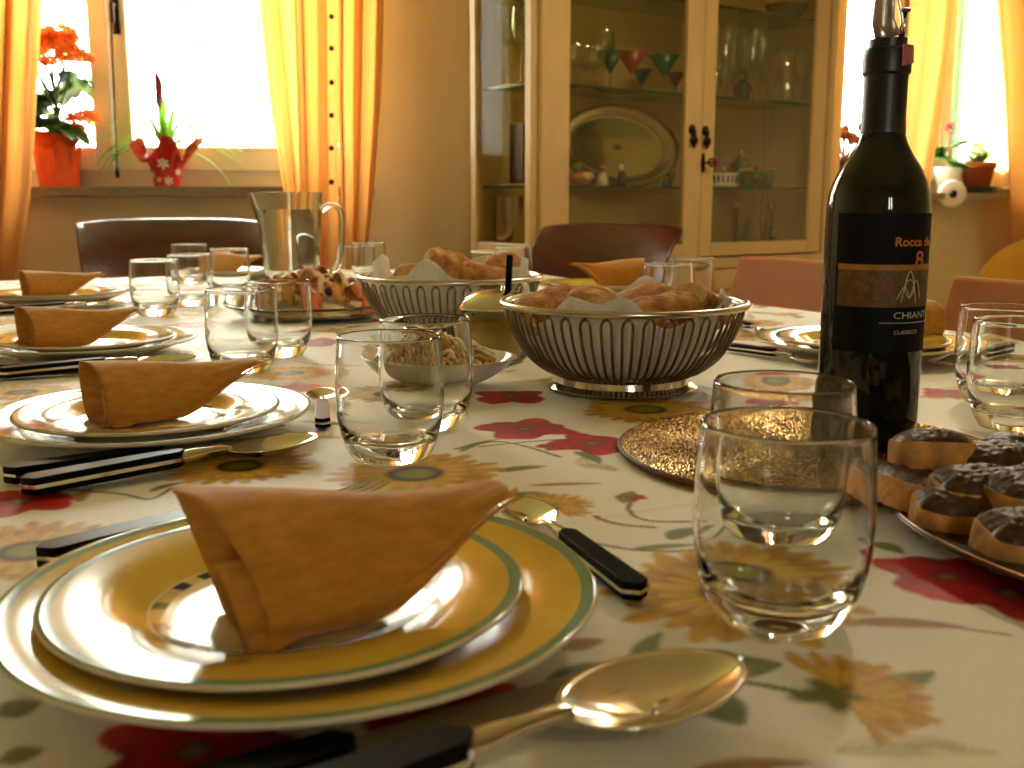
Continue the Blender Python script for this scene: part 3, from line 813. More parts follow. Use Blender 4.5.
def blossom(mb, c, s, n=4):
    m = Matrix.Translation(c) @ Matrix.Rotation(rng.random()*6, 4, 'Z') @ Matrix.Rotation(rng.uniform(-.7, .7), 4, 'X') @ Matrix.Rotation(rng.uniform(-.7, .7), 4, 'Y')
    for k in range(n):
        a = 2*PI*k/n; q = m @ Matrix.Rotation(a, 4, 'Z')
        mb.add([(0, 0, 0), (s*.6, -s*.38, s*.2), (s, 0, s*.12), (s*.6, s*.38, s*.2)], [(0, 1, 2, 3)], 0, q)
for cx, cz_, rr, n in ((-.0, .405, .075, 110), (.02, .44, .06, 90), (-.06, .37, .055, 60), (.075, .375, .05, 60), (.095, .20, .04, 44), (-.03, .425, .06, 70)):
    for k in range(n):
        v_ = Vector((rng.gauss(0, 1), rng.gauss(0, 1), rng.gauss(0, .55))).normalized()
        blossom(mb, (cx+v_.x*rr, v_.y*rr*.8-.01, cz_+abs(v_.z)*rr*.7), rng.uniform(.018, .028))
mb.build('blossoms', M['petal_orange'], pl, smooth=False)
# bromeliad in red snow-crystal wrap
pl = thing('potted_bromeliad', 'bromeliad with one dark red flower spike in red star patterned wrap', 'potted plant', (sillx(171), SD-.035, SILL1+.001))
def star_wrap():
    n = NT('red_star_wrap'); f = n.noise(22, 4)
    cc = n.ramp(f, [(.3, lin('b01018')), (.7, lin('ea3a34'))])
    return n.done(n.principled(cc, .3, 0, n.bump(f, .4, .004)))
def wf(s, t):
    a = 2*PI*s; r = lerp(.04, .062, t**1.3) + (.004*math.sin(9*a)+.003*math.sin(17*a+1))*t + .05*sstep(.55, 1, t)*(.55+.45*math.sin(5*a+1.1))
    return (r*math.cos(a), r*.8*math.sin(a), .115*t + .035*sstep(.6, 1, t)*math.sin(4*a+.6))
wr = MB().lathe([(0, 0), (.04, 0)], 90).grid(wf, 90, 18, closed_u=True).build('pot_wrap', star_wrap(), pl)
for (a_, t_, s_) in ((-PI/2+.1, .62, .021), (-PI/2-.75, .32, .013), (-PI/2+.35, .17, .016), (-PI/2-.25, .2, .010), (-PI/2+.95, .4, .013), (-PI/2-1.0, .7, .014)):
    p = Vector(wf((a_ % (2*PI))/(2*PI), t_)); out = Vector((p.x, p.y*1.2, -.02)).normalized(); p = p + out*.004
    mb = MB(); e1 = Vector((0, 0, 1)); e2 = out.cross(e1).normalized()
    for k in range(6):
        an = PI*k/6*2; d1 = e1*math.cos(an)+e2*math.sin(an); d2 = e1*math.cos(an+PI/2)+e2*math.sin(an+PI/2)
        mb.add([p+out*.001, p+d1*s_*.6+d2*s_*.22+out*.002, p+d1*s_+out*.001, p+d1*s_*.6-d2*s_*.22+out*.002], [(0, 1, 2, 3)])
    mb.build('star_print', M['petal_white'], wr, smooth=False)
MB().lathe([(0, .09), (.05, .092)], 20).build('soil', M['soil'], pl)
mb = MB()
for k in range(22):
    a = k*2.399; el = .35+.9*((k*.37) % 1); L = rng.uniform(.20, .29)
    blade(mb, (.012*math.cos(a), .012*math.sin(a), .1), (math.cos(a), math.sin(a)*.22, el*1.2), L, rng.uniform(.006, .009), 2.0, n=12, tipw=.0004)
for k in range(9):
    a = k*.7; blade(mb, (.008*math.cos(a), .008*math.sin(a), .1), (.3*math.cos(a), .3*math.sin(a), 1), rng.uniform(.11, .17), .010, .4, n=8)
mb.build('leaves', M['leaf_light'], pl)
mb = MB(); mb.tube([(0, 0, .1), (-.008, 0, .18), (-.010, 0, .24)], [.008, .007, .006], 8)
mb.build('flower_stalk', M['leaf'], pl)
mb = MB()
for k in range(10):
    a = k*2.4; z = .225+.008*k
    blade(mb, (-.01, 0, z), (.22*math.cos(a), .22*math.sin(a), 1), .06, .012, -.2, n=7)
mb.ball((-.01, 0, .27), (.010, .010, .045), 12, 10)
mb.build('flower_spike', M['bract'], pl)

# right-hand sill
def rsill(px, off=.03):
    """a spot on the far sill, off outward of the wall's inner face, in column px"""
    s, P = on_plane(px, 193, p0R + NR*off, DR); return Vector((P.x, P.y, SILL2+.001))
p = rsill(976, -.03)
t = thing('flowerpot_saucer', 'dark green saucer under the terracotta flower pot', 'saucer', p)
MB().lathe([(0, 0), (.062, 0), (.075, .022), (.072, .022), (.06, .004), (0, .004)], 32).build('dish', basic('green_plastic', '1d3a24', .4, 0, .1, 20), t)
pl = thing('terracotta_pot_plant', 'terracotta pot with pale flowers on the far window sill', 'potted plant', p+Vector((0, 0, .0045)))
MB().lathe([(0, 0), (.043, 0), (.058, .085), (.064, .085), (.066, .108), (.060, .108), (.056, .088), (.05, .08)], 32).build('pot', M['terracotta'], pl)
MB().lathe([(0, .085), (.053, .086)], 20).build('soil', M['soil'], pl)
mb = MB()
for k in range(9): blade(mb, (0, 0, .085), (math.cos(k*2.4), math.sin(k*2.4), 1.6), .09, .012, .8)
mb.build('leaves', M['leaf_mid'], pl)
mb = MB()
for k in range(14): blossom(mb, (rng.gauss(0, .03), rng.gauss(0, .025), .16+rng.gauss(0, .02)), .026, 6)
mb.build('blossoms', M['petal_white'], pl, smooth=False)
p = rsill(947, .0)
pl = thing('white_pot_plant', 'small white pot with bright green plant and one red flower on the far sill', 'potted plant', p)
MB().lathe([(0, 0), (.036, 0), (.05, .085), (.052, .09), (.047, .09), (.044, .08)], 28).build('pot', M['porcelain'], pl)
MB().lathe([(0, .078), (.043, .079)], 20).build('soil', M['soil'], pl)
mb = MB()
for k in range(70):
    a = k*2.399; blade(mb, (.02*math.cos(a), .02*math.sin(a), .08+.1*((k*.618) % 1)), (math.cos(a), math.sin(a), .8), .06, .014, 1.2, n=6)
mb.build('leaves', M['leaf_mid'], pl)
mb = MB()
for k in range(7): blossom(mb, (-.012+rng.gauss(0, .008), -.02+rng.gauss(0, .006), .225+rng.gauss(0, .008)), .02, 5)
mb.tube([(0, 0, .1), (-.01, -.015, .22)], .003, 6)
mb.build('red_blossom', M['petal_red'], pl, smooth=False)
s_, P = on_plane(952, 194, p0R - NR*.112, DR)
t = thing('curtain_tieback', 'round white disc with dark hub fixed to the edge of the far sill', 'curtain tieback', P, angR-.75)
RT = Matrix.Rotation(PI/2, 4, 'X')
MB().lathe(smooth_prof([(0, -.02), (.05, -.018), (.062, -.008), (.062, .006), (.05, .012), (.022, .014), (0, .012)], n=3), 40, tf=RT).build('disc', M['porcelain'], t)
MB().lathe([(0, .012), (.016, .013), (.018, .019), (.012, .024), (0, .025)], 24, tf=RT).build('hub', M['dark'], t)
MB().tube([(0, .0, 0), (0, .10, 0)], .008, 10).build('pin', M['bronze'], t)
p = rsill(999, .03)
t = thing('shell_dish', 'flat brown dish of small shells on the far sill', 'dish', p)
MB().lathe([(0, 0), (.05, 0), (.07, .022), (.067, .022), (.048, .005), (0, .005)], 32).build('dish', basic('brown_dish', '8a6a40', .4, 0, .15, 30), t)
for k in range(7):
    a = k*2.4; r = .012*math.sqrt(k); sh_ = MB(); sh_.ball((0, 0, 0), (.016, .012, .010), 12, 8, fn=lambda d: 1+.12*math.sin(9*math.atan2(d.y, d.x)))
    so = sh_.build('seashell', basic('shell_%d' % k, 'efe6d6' if k % 2 else '4a3a34', .4, 0, .3, 120)); so.location = p + Vector((r*math.cos(a)*1.2, r*math.sin(a)*1.2, .015+.004*(k % 3 == 0)))
    so.rotation_euler = (.3*k, .2*k, k); tag(so, 'small shell lying in the flat brown dish on the far sill', 'shell', 'shells in the brown dish')
p = rsill(842, .05)
pl = thing('dried_flower_vase', 'small brown vase of dried flowers on the sill between cabinet and wine bottle', 'vase', p)
MB().lathe([(0, 0), (.03, 0), (.045, .04), (.03, .08), (.02, .095), (.026, .105), (.022, .105), (.017, .095)], 28).build('vase', basic('brown_vase', '6a4028', .35, 0, .2, 30), pl)
mb = MB()
for k in range(16):
    a = k*2.4; tip = (.06*math.cos(a)*((k % 3)+1)/3, .05*math.sin(a), .17+.05*((k*.618) % 1)); mb.tube([(0, 0, .08), tip], .002, 5); mb.ball(tip, (.013, .013, .016), 8, 6)
mb.build('dried_blooms', basic('dried_blooms', '9a5a3a', .8, 0, .4, 60), pl)

for o in list(bpy.data.objects):
    if o.name in ('potted_kalanchoe', 'potted_bromeliad'): o.scale = (1.07,)*3
    if o.name in ('flowerpot_saucer', 'terracotta_pot_plant', 'white_pot_plant', 'dried_flower_vase'): o.scale = (1.28,)*3
# ------------------------------------------------------------------ chairs
def chair(label, loc, rz, mat, hw_top=.225, hw_mid=.185, top=.875, curve=.07, lean=.11, group='dining chairs', flat=False):
    t = thing('dining_chair', label, 'chair', loc, rz, group)
    zb = .52 if not flat else .50
    def bk(a, z, off):
        k = (z-zb)/(top-zb); hw_ = lerp(hw_mid, hw_top, k**1.2); e = 2*a-1
        flare_ = 0 if flat else .035*max(0, k-.8)/.2*abs(e)**3
        return (e*hw_, .19 + lean*k*k + .03*k - curve*abs(e)**2.2 + off + flare_ + (0 if flat else .012*sstep(.85, 1, k)), z - (0 if flat else .012*abs(e)**4*k))
    th_ = .022
    nu, nv = 25, 14
    V, F = [], []
    for off in (0, th_):
        for j in range(nv):
            for i in range(nu): V.append(bk(i/(nu-1), lerp(zb, top, j/(nv-1)), off))
    N = nu*nv
    for j in range(nv-1):
        for i in range(nu-1):
            a = j*nu+i; F.append((a, a+1, a+nu+1, a+nu)); F.append((N+a, N+a+nu, N+a+nu+1, N+a+1))
    for i in range(nu-1):
        F.append((i, N+i, N+i+1, i+1)); b_ = (nv-1)*nu+i; F.append((b_, b_+1, N+b_+1, N+b_))
    for j in range(nv-1):
        a = j*nu; F.append((a, a+nu, N+a+nu, N+a)); a += nu-1; F.append((a, N+a, N+a+nu, a+nu))
    MB().add(V, F).build('backrest', mat, t, bevel=.005, auto=40)
    b = MB()
    def seat(s, k):
        a = 2*PI*s; q = 4.0; c, s_ = math.cos(a), math.sin(a)
        r = (abs(c)**q+abs(s_)**q)**(-1/q)
        return (.215*r*c*k, .205*r*s_*k - .005, .455 + .018*(1-k**6))
    b.grid(lambda s, k: seat(s, max(k, .001)), 48, 12, closed_u=True)
    V = [seat(i/48, 1) for i in range(48)]
    b.add(V + [(x, y, .43) for x, y, z in V], [(i, (i+1) % 48, 48+(i+1) % 48, 48+i) for i in range(48)] + [tuple(range(48, 96))])
    b.build('seat', M['tanwood'] if mat is M['tanwood'] else basic('seat_leather', '5a3020', .4, 0, .1, 40), t, auto=50)
    b = MB(); b.box((0, -.18, .405), (.36, .02, .05)); b.box((0, .165, .405), (.34, .02, .05)); b.box((-.185, -.005, .405), (.02, .34, .05)); b.box((.185, -.005, .405), (.02, .34, .05))
    b.build('seat_frame', mat, t, smooth=False, bevel=.003)
    for sx in (-1, 1):
        MB().tube([(sx*.185, -.178, .43), (sx*.187, -.182, .2), (sx*.19, -.187, 0)], [.021, .019, .014], 12).build('leg', mat, t)
        MB().tube([(sx*.20, .25, 0), (sx*.185, .19, .25), (sx*.18, .172, .43), (sx*.172, .203 - curve*.8, .53), (sx*.165, .215-curve*.5, .60)], [.014, .019, .021, .017, .008], 12).build('leg', mat, t)
    return t
# head of the table, seen from its inner side
def back_at(px, D, rz, rim_y=.29):
    """chair location whose backrest top centre stands in column px at distance D"""
    p = Vector((X(px, D, .87), D, 0)); o = Matrix.Rotation(rz, 3, 'Z') @ Vector((0, rim_y, 0)); return p - o
chair('dark mahogany chair at the far end of the table under the plants', back_at(173, 2.84, R(17)), R(17), M['mahogany'], .245, .20, .883)
chair('dark mahogany chair with curved back standing before the cabinet', back_at(606, 2.88, R(-28)), R(-28), M['mahogany'], .208, .178, .868, curve=.06)
q = tw(1.39, 1.53); chair('tan wooden chair between the cabinet and the wine bottle', (q.x-.27*.0, q.y, 0), R(-64), M['tanwood'], .225, .24, .818, curve=.012, lean=.03, flat=True, group='tan dining chairs').location = Vector((q.x, q.y, 0)) - Matrix.Rotation(R(-64), 3, 'Z') @ Vector((0, .25, 0))
q = tw(1.39, .985); chair('tan wooden chair in front of the yellow armchair', (q.x, q.y, 0), R(-64), M['tanwood'], .225, .24, .812, curve=.012, lean=.03, flat=True, group='tan dining chairs').location = Vector((q.x, q.y, 0)) - Matrix.Rotation(R(-64), 3, 'Z') @ Vector((0, .25, 0))

# yellow armchair by the far window
ac = thing('yellow_armchair', 'rounded yellow upholstered armchair under the far window', 'armchair', (X(1074, 3.0), 3.05, 0), R(-35))
ztop = Q(1010, 238, 3.0).z
def acback(s, t):
    a = PI*(s); c = math.cos(a); si = math.sin(a)
    rr = (abs(c)**3+abs(si)**3)**(-1/3)
    w2 = .34
    return (w2*rr*c*t, 0, .30 + (ztop-.30)*rr*si*t)
pts = [(.34*(abs(math.cos(a))**3+abs(math.sin(a))**3)**(-1/3)*math.cos(a), .30+(ztop-.30)*(abs(math.cos(a))**3+abs(math.sin(a))**3)**(-1/3)*math.sin(a)) for a in [PI*k/40 for k in range(41)]]
MB().prism(pts, -.07, .07, tf=Matrix.Translation((0, .30, 0)) @ Matrix.Rotation(PI/2, 4, 'X')).build('backrest', M['yellow_fabric'], ac, bevel=.035, auto=40)
MB().box((0, -.03, .36), (.56, .56, .18)).build('seat_cushion', M['yellow_fabric'], ac, bevel=.04)
for sx in (-1, 1):
    MB().box((sx*.33, -.02, .36), (.10, .56, .46)).build('armrest', M['yellow_fabric'], ac, bevel=.04)
    for y in (-.25, .27): MB().lathe([(0, 0), (.016, 0), (.024, .14), (0, .14)], 12, tf=Matrix.Translation((sx*.32, y, 0))).build('leg', M['mahogany'], ac)

# shade and cord for the added fill lamp, unseen above the frame
lm = thing('fill_lamp', 'added fill lamp with linen shade, unseen above the frame near the cabinet', 'lamp', (FILL_LAMP[0], FILL_LAMP[1], FILL_LAMP[2]))
MB().lathe([(.10, .14), (.22, -.14)], 40).build('lamp_shade', M['lampshade'], lm, solid=.002)
MB().tube([(0, 0, .03), (0, 0, H-FILL_LAMP[2])], .004, 8).build('cord', M['dark'], lm)
MB().lathe([(0, .06), (.02, .06), (.02, .03), (0, .03)], 16).build('socket', M['brass'], lm)
MB().tube([(-.105, 0, .13), (.105, 0, .13)], .003, 6).tube([(0, -.105, .13), (0, .105, .13)], .003, 6).tube([(0, 0, .05), (0, 0, .131)], .003, 6).build('shade_holder', M['brass'], lm)

# ------------------------------------------------------------------ table and printed cloth
V0, V1, U0, U1 = -.13, 1.22, -.55, 2.70
tb = thing('dining_table', 'long wooden dining table under the flowered cloth', 'table', (0, 0, 0), TH)
MB().box(((V0+V1)/2, (U0+U1)/2, .73), (V1-V0-.006, U1-U0-.006, .032)).build('tabletop', M['mahogany'], tb, smooth=False, bevel=.004)
b = MB()
for v in (V0+.08, V1-.08): b.box((v, (U0+U1)/2, .664), (.025, U1-U0-.2, .09))
for u in (U0+.08, U1-.08): b.box(((V0+V1)/2, u, .664), (V1-V0-.2, .025, .09))
b.build('apron', M['mahogany'], tb, smooth=False)
for v in (V0+.09, V1-.09):
    for u in (U0+.09, U1-.09):
        MB().lathe([(0, 0), (.022, 0), (.035, .7), (0, .7)], 16, tf=Matrix.Translation((v, u, .008))).build('leg', M['mahogany'], tb)

# --- the print, laid out flower by flower in table coordinates (v across, u along)
def lc(px, py): return tl(T(px, py))
C_YEL, C_YEL2, C_ORA = lin('dcac36'), lin('e9c766'), lin('b67c20')
C_RED, C_RED2, C_DRK = lin('cf2420'), lin('8e1414'), lin('3c2818')
C_GRN, C_GRN2, C_BRN = lin('6f7434'), lin('8f9452'), lin('a8733a')
BASE = np.array(lin('f3eee2'))
def graded(a, b, fine0, fine1, hf, hc):
    xs = [fine0]; x = fine0; h = hf
    while x < b:
        if x > fine1: h = min(hc, h*1.02)
        x += h; xs.append(min(x, b))
    ys = []; x = fine0; h = hf
    while x > a:
        h = min(hc, h*1.04); x -= h; ys.append(max(x, a))
    return np.array(ys[::-1]+xs)
OH = .24
gv = graded(V0-OH, V1+OH, .0, .62, .0020, .0065)
gu = graded(U0-OH, U1+OH, .18, .95, .0020, .0065)
VV, UU = np.meshgrid(gv, gu)
colr = np.tile(BASE, (VV.size, 1)).reshape(*VV.shape, 3).copy()
def vnoise(x, y, seed=0, f=1.0):
    x = x*f; y = y*f; xi = np.floor(x).astype(int); yi = np.floor(y).astype(int); xf = x-xi; yf = y-yi
    def h(a, b):
        n = (a*374761393 + b*668265263 + seed*974634777) & 0xffffffff
        n = ((n ^ (n >> 13))*1274126177) & 0xffffffff
        return ((n ^ (n >> 16)) & 0xffff)/65535.0
    u_ = xf*xf*(3-2*xf); v_ = yf*yf*(3-2*yf)
    return (h(xi, yi)*(1-u_)+h(xi+1, yi)*u_)*(1-v_) + (h(xi, yi+1)*(1-u_)+h(xi+1, yi+1)*u_)*v_
def window_of(c, r):
    i0, i1 = np.searchsorted(gv, [c[0]-r, c[0]+r]); j0, j1 = np.searchsorted(gu, [c[1]-r, c[1]+r])
    return slice(j0, j1), slice(i0, i1)
def blend(sl, mask, c):
    m = np.clip(mask, 0, 1)[..., None]; colr[sl] = colr[sl]*(1-m) + np.asarray(c)*m
def soft(d, w): return np.clip(.5 - d/w, 0, 1)      # d<0 is inside
def sunflower(c, r, seed=0, half=None, disc=.30, green=True):
    sl = window_of(c, r*1.25); x = VV[sl]-c[0]; y = UU[sl]-c[1]
    if x.size == 0: return
    rr = np.hypot(x, y)+1e-9; a = np.arctan2(y, x); w_ = .0035
    rs = np.random.RandomState(seed)
    for layer, (n, rad, ca, cb) in enumerate(((23, 1.0, C_ORA, C_YEL), (19, .86, C_ORA, C_YEL), (17, .66, C_YEL, C_YEL2))):
        ph = rs.rand()*6.28; k = np.floor((a+ph)/(2*PI)*n); fr = ((a+ph)/(2*PI)*n-k)-.5
        ln = r*rad*(.82+.22*((np.sin(k*12.9898+seed)*43758.5) % 1))
        wid = np.clip(1-(rr/ln), 0, 1)**.42*.86
        m = soft((np.abs(fr)-wid)*rr/n*5, w_)*(rr < ln)
        st = vnoise(a*14, rr*60/r*.05, seed+layer, 1.0)
        t = np.clip(rr/r*1.15-.2+.35*(st-.5), 0, 1)[..., None]
        cc = np.asarray(ca)*(1-t)+np.asarray(cb)*t
        cc = cc*(.78+.35*st[..., None])
        if half is not None: m = m*(np.cos(a-half) > -.15)
        blend(sl, m, cc)
    if half is None:
        dn = vnoise(x*900, y*900, seed)
        blend(sl, soft(rr-r*disc, .005), np.asarray(C_DRK)*(.7+.7*dn[..., None]))
        if green: blend(sl, soft(rr-r*disc*.66, .006), np.asarray(lin('8a8a2e'))*(.75+.5*dn[..., None]))
    else:
        d = np.hypot(x+math.cos(half)*r*.12, y+math.sin(half)*r*.12)
        blend(sl, soft(d-r*.28*(1+.3*np.sin(5*a)), .006), C_GRN)
def poppy(c, r, seed=0, asp=1.0, center=True):
    sl = window_of(c, r*1.3); x = VV[sl]-c[0]; y = (UU[sl]-c[1])/asp
    if x.size == 0: return
    rr = np.hypot(x, y)+1e-9; a = np.arctan2(y, x)
    ed = r*(.80+.13*np.cos(4*a+seed)+.07*np.cos(7*a+2.1*seed)+.06*(vnoise(np.cos(a)*3+seed, np.sin(a)*3, seed, 2.0)-.5))
    st = vnoise(a*9+seed, rr/r*2, seed)
    lob = .5+.5*np.cos(4*a+seed+PI)
    t = np.clip(.25+.75*(rr/r)-.5*lob*(rr/r > .45)+.4*(st-.5), 0, 1)[..., None]
    blend(sl, soft(rr-ed, .003), np.asarray(C_RED2)*(1-t)+np.asarray(C_RED)*t)
    if center:
        blend(sl, soft(rr-r*.17, .004), lin('6a3a30')); blend(sl, soft(rr-r*.09, .004), lin('8a8a58'))
def leafp(p, q, w_, c=None, seed=0, bend=.12):
    p = np.array(p); q = np.array(q); L = np.hypot(*(q-p)); d = (q-p)/L; n = np.array((-d[1], d[0]))
    sl = window_of((p+q)/2, L*.62+w_)
    x = VV[sl]-p[0]; y = UU[sl]-p[1]
    if x.size == 0: return
    t = (x*d[0]+y*d[1])/L; s = x*n[0]+y*n[1] - bend*L*np.sin(PI*np.clip(t, 0, 1))
    wd = w_*np.sin(PI*np.clip(t, 0, 1)**.75)**.8
    m = soft(np.abs(s)-wd, .003)*(t > 0)*(t < 1)
    k = vnoise(t*8+seed, s/w_*2, seed)
    cc = np.asarray(c or C_GRN)*(.75+.5*k[..., None])
    blend(sl, m*.92, cc)
    blend(sl, m*soft(np.abs(s)-.0008, .0015)*.6, C_GRN2)
def stem(pts, w_=.0018, c=None):
    pts = [np.array(p) for p in pts]
    # smooth curve through points
    P = []
    for i in range(len(pts)-1):
        p0, p1, p2, p3 = pts[max(i-1, 0)], pts[i], pts[i+1], pts[min(i+2, len(pts)-1)]
        for k in range(14):
            t = k/14; P.append(.5*((2*p1)+(-p0+p2)*t+(2*p0-5*p1+4*p2-p3)*t*t+(-p0+3*p1-3*p2+p3)*t**3))
    P.append(pts[-1])
    for a, b_ in zip(P, P[1:]):
        c_ = (a+b_)/2; L = np.hypot(*(b_-a))+1e-9; sl = window_of(c_, L*.6+w_*3)
        x = VV[sl]-a[0]; y = UU[sl]-a[1]; d = (b_-a)/L
        if x.size == 0: continue
        t = np.clip((x*d[0]+y*d[1])/L, 0, 1); dist = np.hypot(x-d[0]*L*t, y-d[1]*L*t)
        blend(sl, soft(dist-w_, .002)*.9, c or C_GRN)
def wheat(p, q, w_=.006, seed=0):
    leafp(p, q, w_, C_BRN, seed, .03)
fixed = []
def F(px, py): c = lc(px, py); fixed.append(c); return c
def S(px, py): return lc(px, py)
# faint washed leaves printed between the flowers
rs = np.random.RandomState(5)
for k in range(170):
    c = (rs.uniform(V0, V1), rs.uniform(U0, U1)); a = rs.rand()*6.28; L = rs.uniform(.05, .11)
    leafp(c, (c[0]+L*math.cos(a), c[1]+L*math.sin(a)), rs.uniform(.006, .012), lin('d6cdb2'), k, rs.uniform(-.2, .2))
# scattered flora first, so the placed flowers lie over it
placed = [(412, 470), (30, 545), (735, 588), (645, 408), (520, 500), (845, 690), (290, 372), (390, 392), (231, 346), (240, 462), (20, 390), (190, 314), (775, 383), (750, 322),
          (525, 427), (582, 443), (510, 395), (955, 580), (190, 745), (20, 497), (430, 705), (300, 386), (320, 341), (770, 404), (774, 349), (1000, 372), (950, 392), (195, 324), (600, 672), (780, 640), (900, 620)]
pc = [S(*p) for p in placed]
for k in range(420):
    c = (rs.uniform(V0-OH, V1+OH), rs.uniform(U0-OH, U1+OH))
    if min((c[0]-p[0])**2+(c[1]-p[1])**2 for p in pc) < .105**2: continue
    if c[1] < .75 and -.05 < c[0] < .75 and c[1] > .15: continue
    if fixed and min((c[0]-p[0])**2+(c[1]-p[1])**2 for p in fixed) < .085**2: continue
    fixed.append(c); ty = rs.rand(); a = rs.rand()*6.28
    for j in range(2):
        a2 = a+j*2.2; L = rs.uniform(.05, .09)
        leafp((c[0]+.02*math.cos(a2), c[1]+.02*math.sin(a2)), (c[0]+L*math.cos(a2), c[1]+L*math.sin(a2)), .009, None, k, .15)
    if ty < .42: sunflower(c, rs.uniform(.045, .058), k)
    elif ty < .8: poppy(c, rs.uniform(.03, .042), k)
    else: sunflower(c, .035, k, half=a)
# leaves, stems and wheat ears of the near area
leafp(S(497, 470), S(547, 464), .006, None, 1, .05)
leafp(S(505, 492), S(560, 500), .009, None, 2, .2)
stem([S(560, 455), S(500, 440), S(455, 447)], .0016); stem([S(620, 440), S(560, 438), S(480, 445)], .0014)
leafp(S(460, 450), S(500, 437), .004, None, 3, .1)
wheat(S(530, 483), S(604, 481), .0035, 1)
stem([S(632, 497), S(629, 508), S(648, 517), S(690, 518)], .0012); stem([S(594, 514), S(620, 521), S(655, 524)], .0016, C_BRN)
stem([S(592, 540), S(640, 547), S(700, 545), S(722, 524)], .0013)
leafp(S(630, 547), S(700, 541), .004, None, 4, .04); leafp(S(668, 536), S(706, 524), .007, None, 5, .1)
leafp(S(545, 682), S(652, 662), .011, None, 6, .05); leafp(S(652, 668), S(662, 628), .006, None, 7, .12)
leafp(S(686, 652), S(784, 660), .013, None, 8, -.15); stem([S(650, 662), S(690, 672), S(760, 680), S(806, 690)], .0016)
leafp(S(690, 690), S(744, 722), .011, None, 9, .1)
wheat(S(852, 619), S(968, 624), .0058, 2); stem([S(940, 622), S(1010, 632)], .001, C_BRN)
leafp(S(878, 678), S(935, 668), .006, None, 10, -.1)
wheat(S(690, 768), S(812, 758), .005, 3)
leafp(S(0, 712), S(42, 697), .008, None, 11, .1); leafp(S(0, 757), S(45, 744), .006, None, 12, .1)
stem([S(70, 488), S(120, 492), S(150, 497), S(172, 486)], .0013); leafp(S(150, 490), S(185, 480), .004, None, 13, .1); leafp(S(80, 500), S(92, 486), .005, C_BRN, 14, .1)
leafp(S(560, 545), S(600, 555), .006, lin('9a3a30'), 15, .05); wheat(S(560, 645), S(605, 636), .006, 4)
leafp(S(575, 450), S(600, 462), .006, None, 16, .1)
leafp(S(300, 420), S(345, 424), .006, None, 17, .1)
leafp(S(690, 588), S(640, 600), .01, None, 18, .1)
leafp(S(870, 540), S(905, 552), .006, None, 19, .1)
# poppies
poppy(F(525, 427), .046, 3); poppy(F(592, 442), .041, 7); poppy(F(553, 445), .015, 2, center=False); poppy(F(510, 395), .043, 11)
poppy(F(948, 574), .040, 5); poppy(F(1010, 590), .040, 8); poppy(F(195, 747), .042, 4); poppy(F(255, 760), .03, 6); poppy(F(20, 499), .040, 9); poppy(F(440, 702), .034, 12)
poppy(F(300, 386), .028, 13); poppy(F(320, 341), .045, 14); poppy(F(770, 405), .030, 15); poppy(F(772, 394), .03, 16, center=False); poppy(F(774, 349), .052, 17); poppy(F(1000, 372), .034, 18)
poppy(F(950, 392), .034, 19); poppy(F(195, 324), .05, 20); poppy(F(632, 494), .011, 21, center=False); poppy(F(590, 555), .018, 22, center=False); poppy(F(570, 541), .007, 23, center=False)
leafp(S(624, 500), S(634, 488), .005, None, 20, .1)
# sunflowers
sunflower(F(415, 471), .067, 1); sunflower(F(28, 548), .056, 2); sunflower(F(735, 590), .066, 3, disc=.26); sunflower(F(645, 408), .064, 4)
sunflower(F(548, 503), .030, 5, half=.2); sunflower(F(838, 690), .040, 6, half=-.25); sunflower(F(290, 372), .052, 7); sunflower(F(390, 392), .06, 8)
sunflower(F(231, 346), .055, 9); sunflower(F(240, 464), .055, 10); sunflower(F(22, 391), .05, 11); sunflower(F(190, 314), .06, 12); sunflower(F(775, 383), .05, 13); sunflower(F(750, 322), .055, 14)
nb = vnoise(VV*420, UU*420, 3)
colr *= (.97+.05*nb)[..., None]
# --- the cloth itself: flat on the table, falling over its edges
def fold(x, lo, hi):
    over = np.where(x < lo, lo-x, np.where(x > hi, x-hi, 0)); xc = np.clip(x, lo, hi); sg = np.where(x < lo, -1, np.where(x > hi, 1, 0))
    rr = .012; ang = np.minimum(over/rr, PI/2)
    return xc + sg*rr*np.sin(ang), rr*(1-np.cos(ang)) + np.maximum(over-rr*PI/2, 0), np.maximum(over-.02, 0), sg
xv, dv, ov, sv = fold(VV, V0, V1); xu, du, ou, su = fold(UU, U0, U1)
zz = -(dv+du)
wav = np.sin(UU*19+np.sin(UU*7))*.06*ov + 0; wau = np.sin(VV*21+np.sin(VV*6))*.06*ou
xv = xv + sv*np.abs(wav)*1.2; xu = xu + su*np.abs(wau)*1.2
inside = (ov == 0) & (ou == 0)
rip = .0011*(vnoise(VV*9, UU*9, 11)+.6*vnoise(VV*23, UU*23, 12)) + .0012*np.exp(-((VV-.63)/.004)**2) + .0010*np.exp(-((UU-.52)/.004)**2) + .0010*np.exp(-((UU-1.25)/.004)**2)
rip = np.clip(rip, 0, .0022)
zz = zz + np.where(inside, rip-.0024, -.0005)
co = np.stack([xv, xu, zz], -1).reshape(-1, 3).astype(np.float32)
nu_, nv_ = VV.shape
me = bpy.data.meshes.new('tablecloth')
idx = np.arange(nu_*nv_).reshape(nu_, nv_)
fa = np.stack([idx[:-1, :-1], idx[:-1, 1:], idx[1:, 1:], idx[1:, :-1]], -1).reshape(-1, 4).astype(np.int32)
me.vertices.add(len(co)); me.vertices.foreach_set('co', co.ravel())
me.loops.add(fa.size); me.loops.foreach_set('vertex_index', fa.ravel())
me.polygons.add(len(fa)); me.polygons.foreach_set('loop_start', np.arange(0, fa.size, 4, dtype=np.int32))
me.polygons.foreach_set('use_smooth', np.ones(len(fa), dtype=bool))
me.update(calc_edges=True)
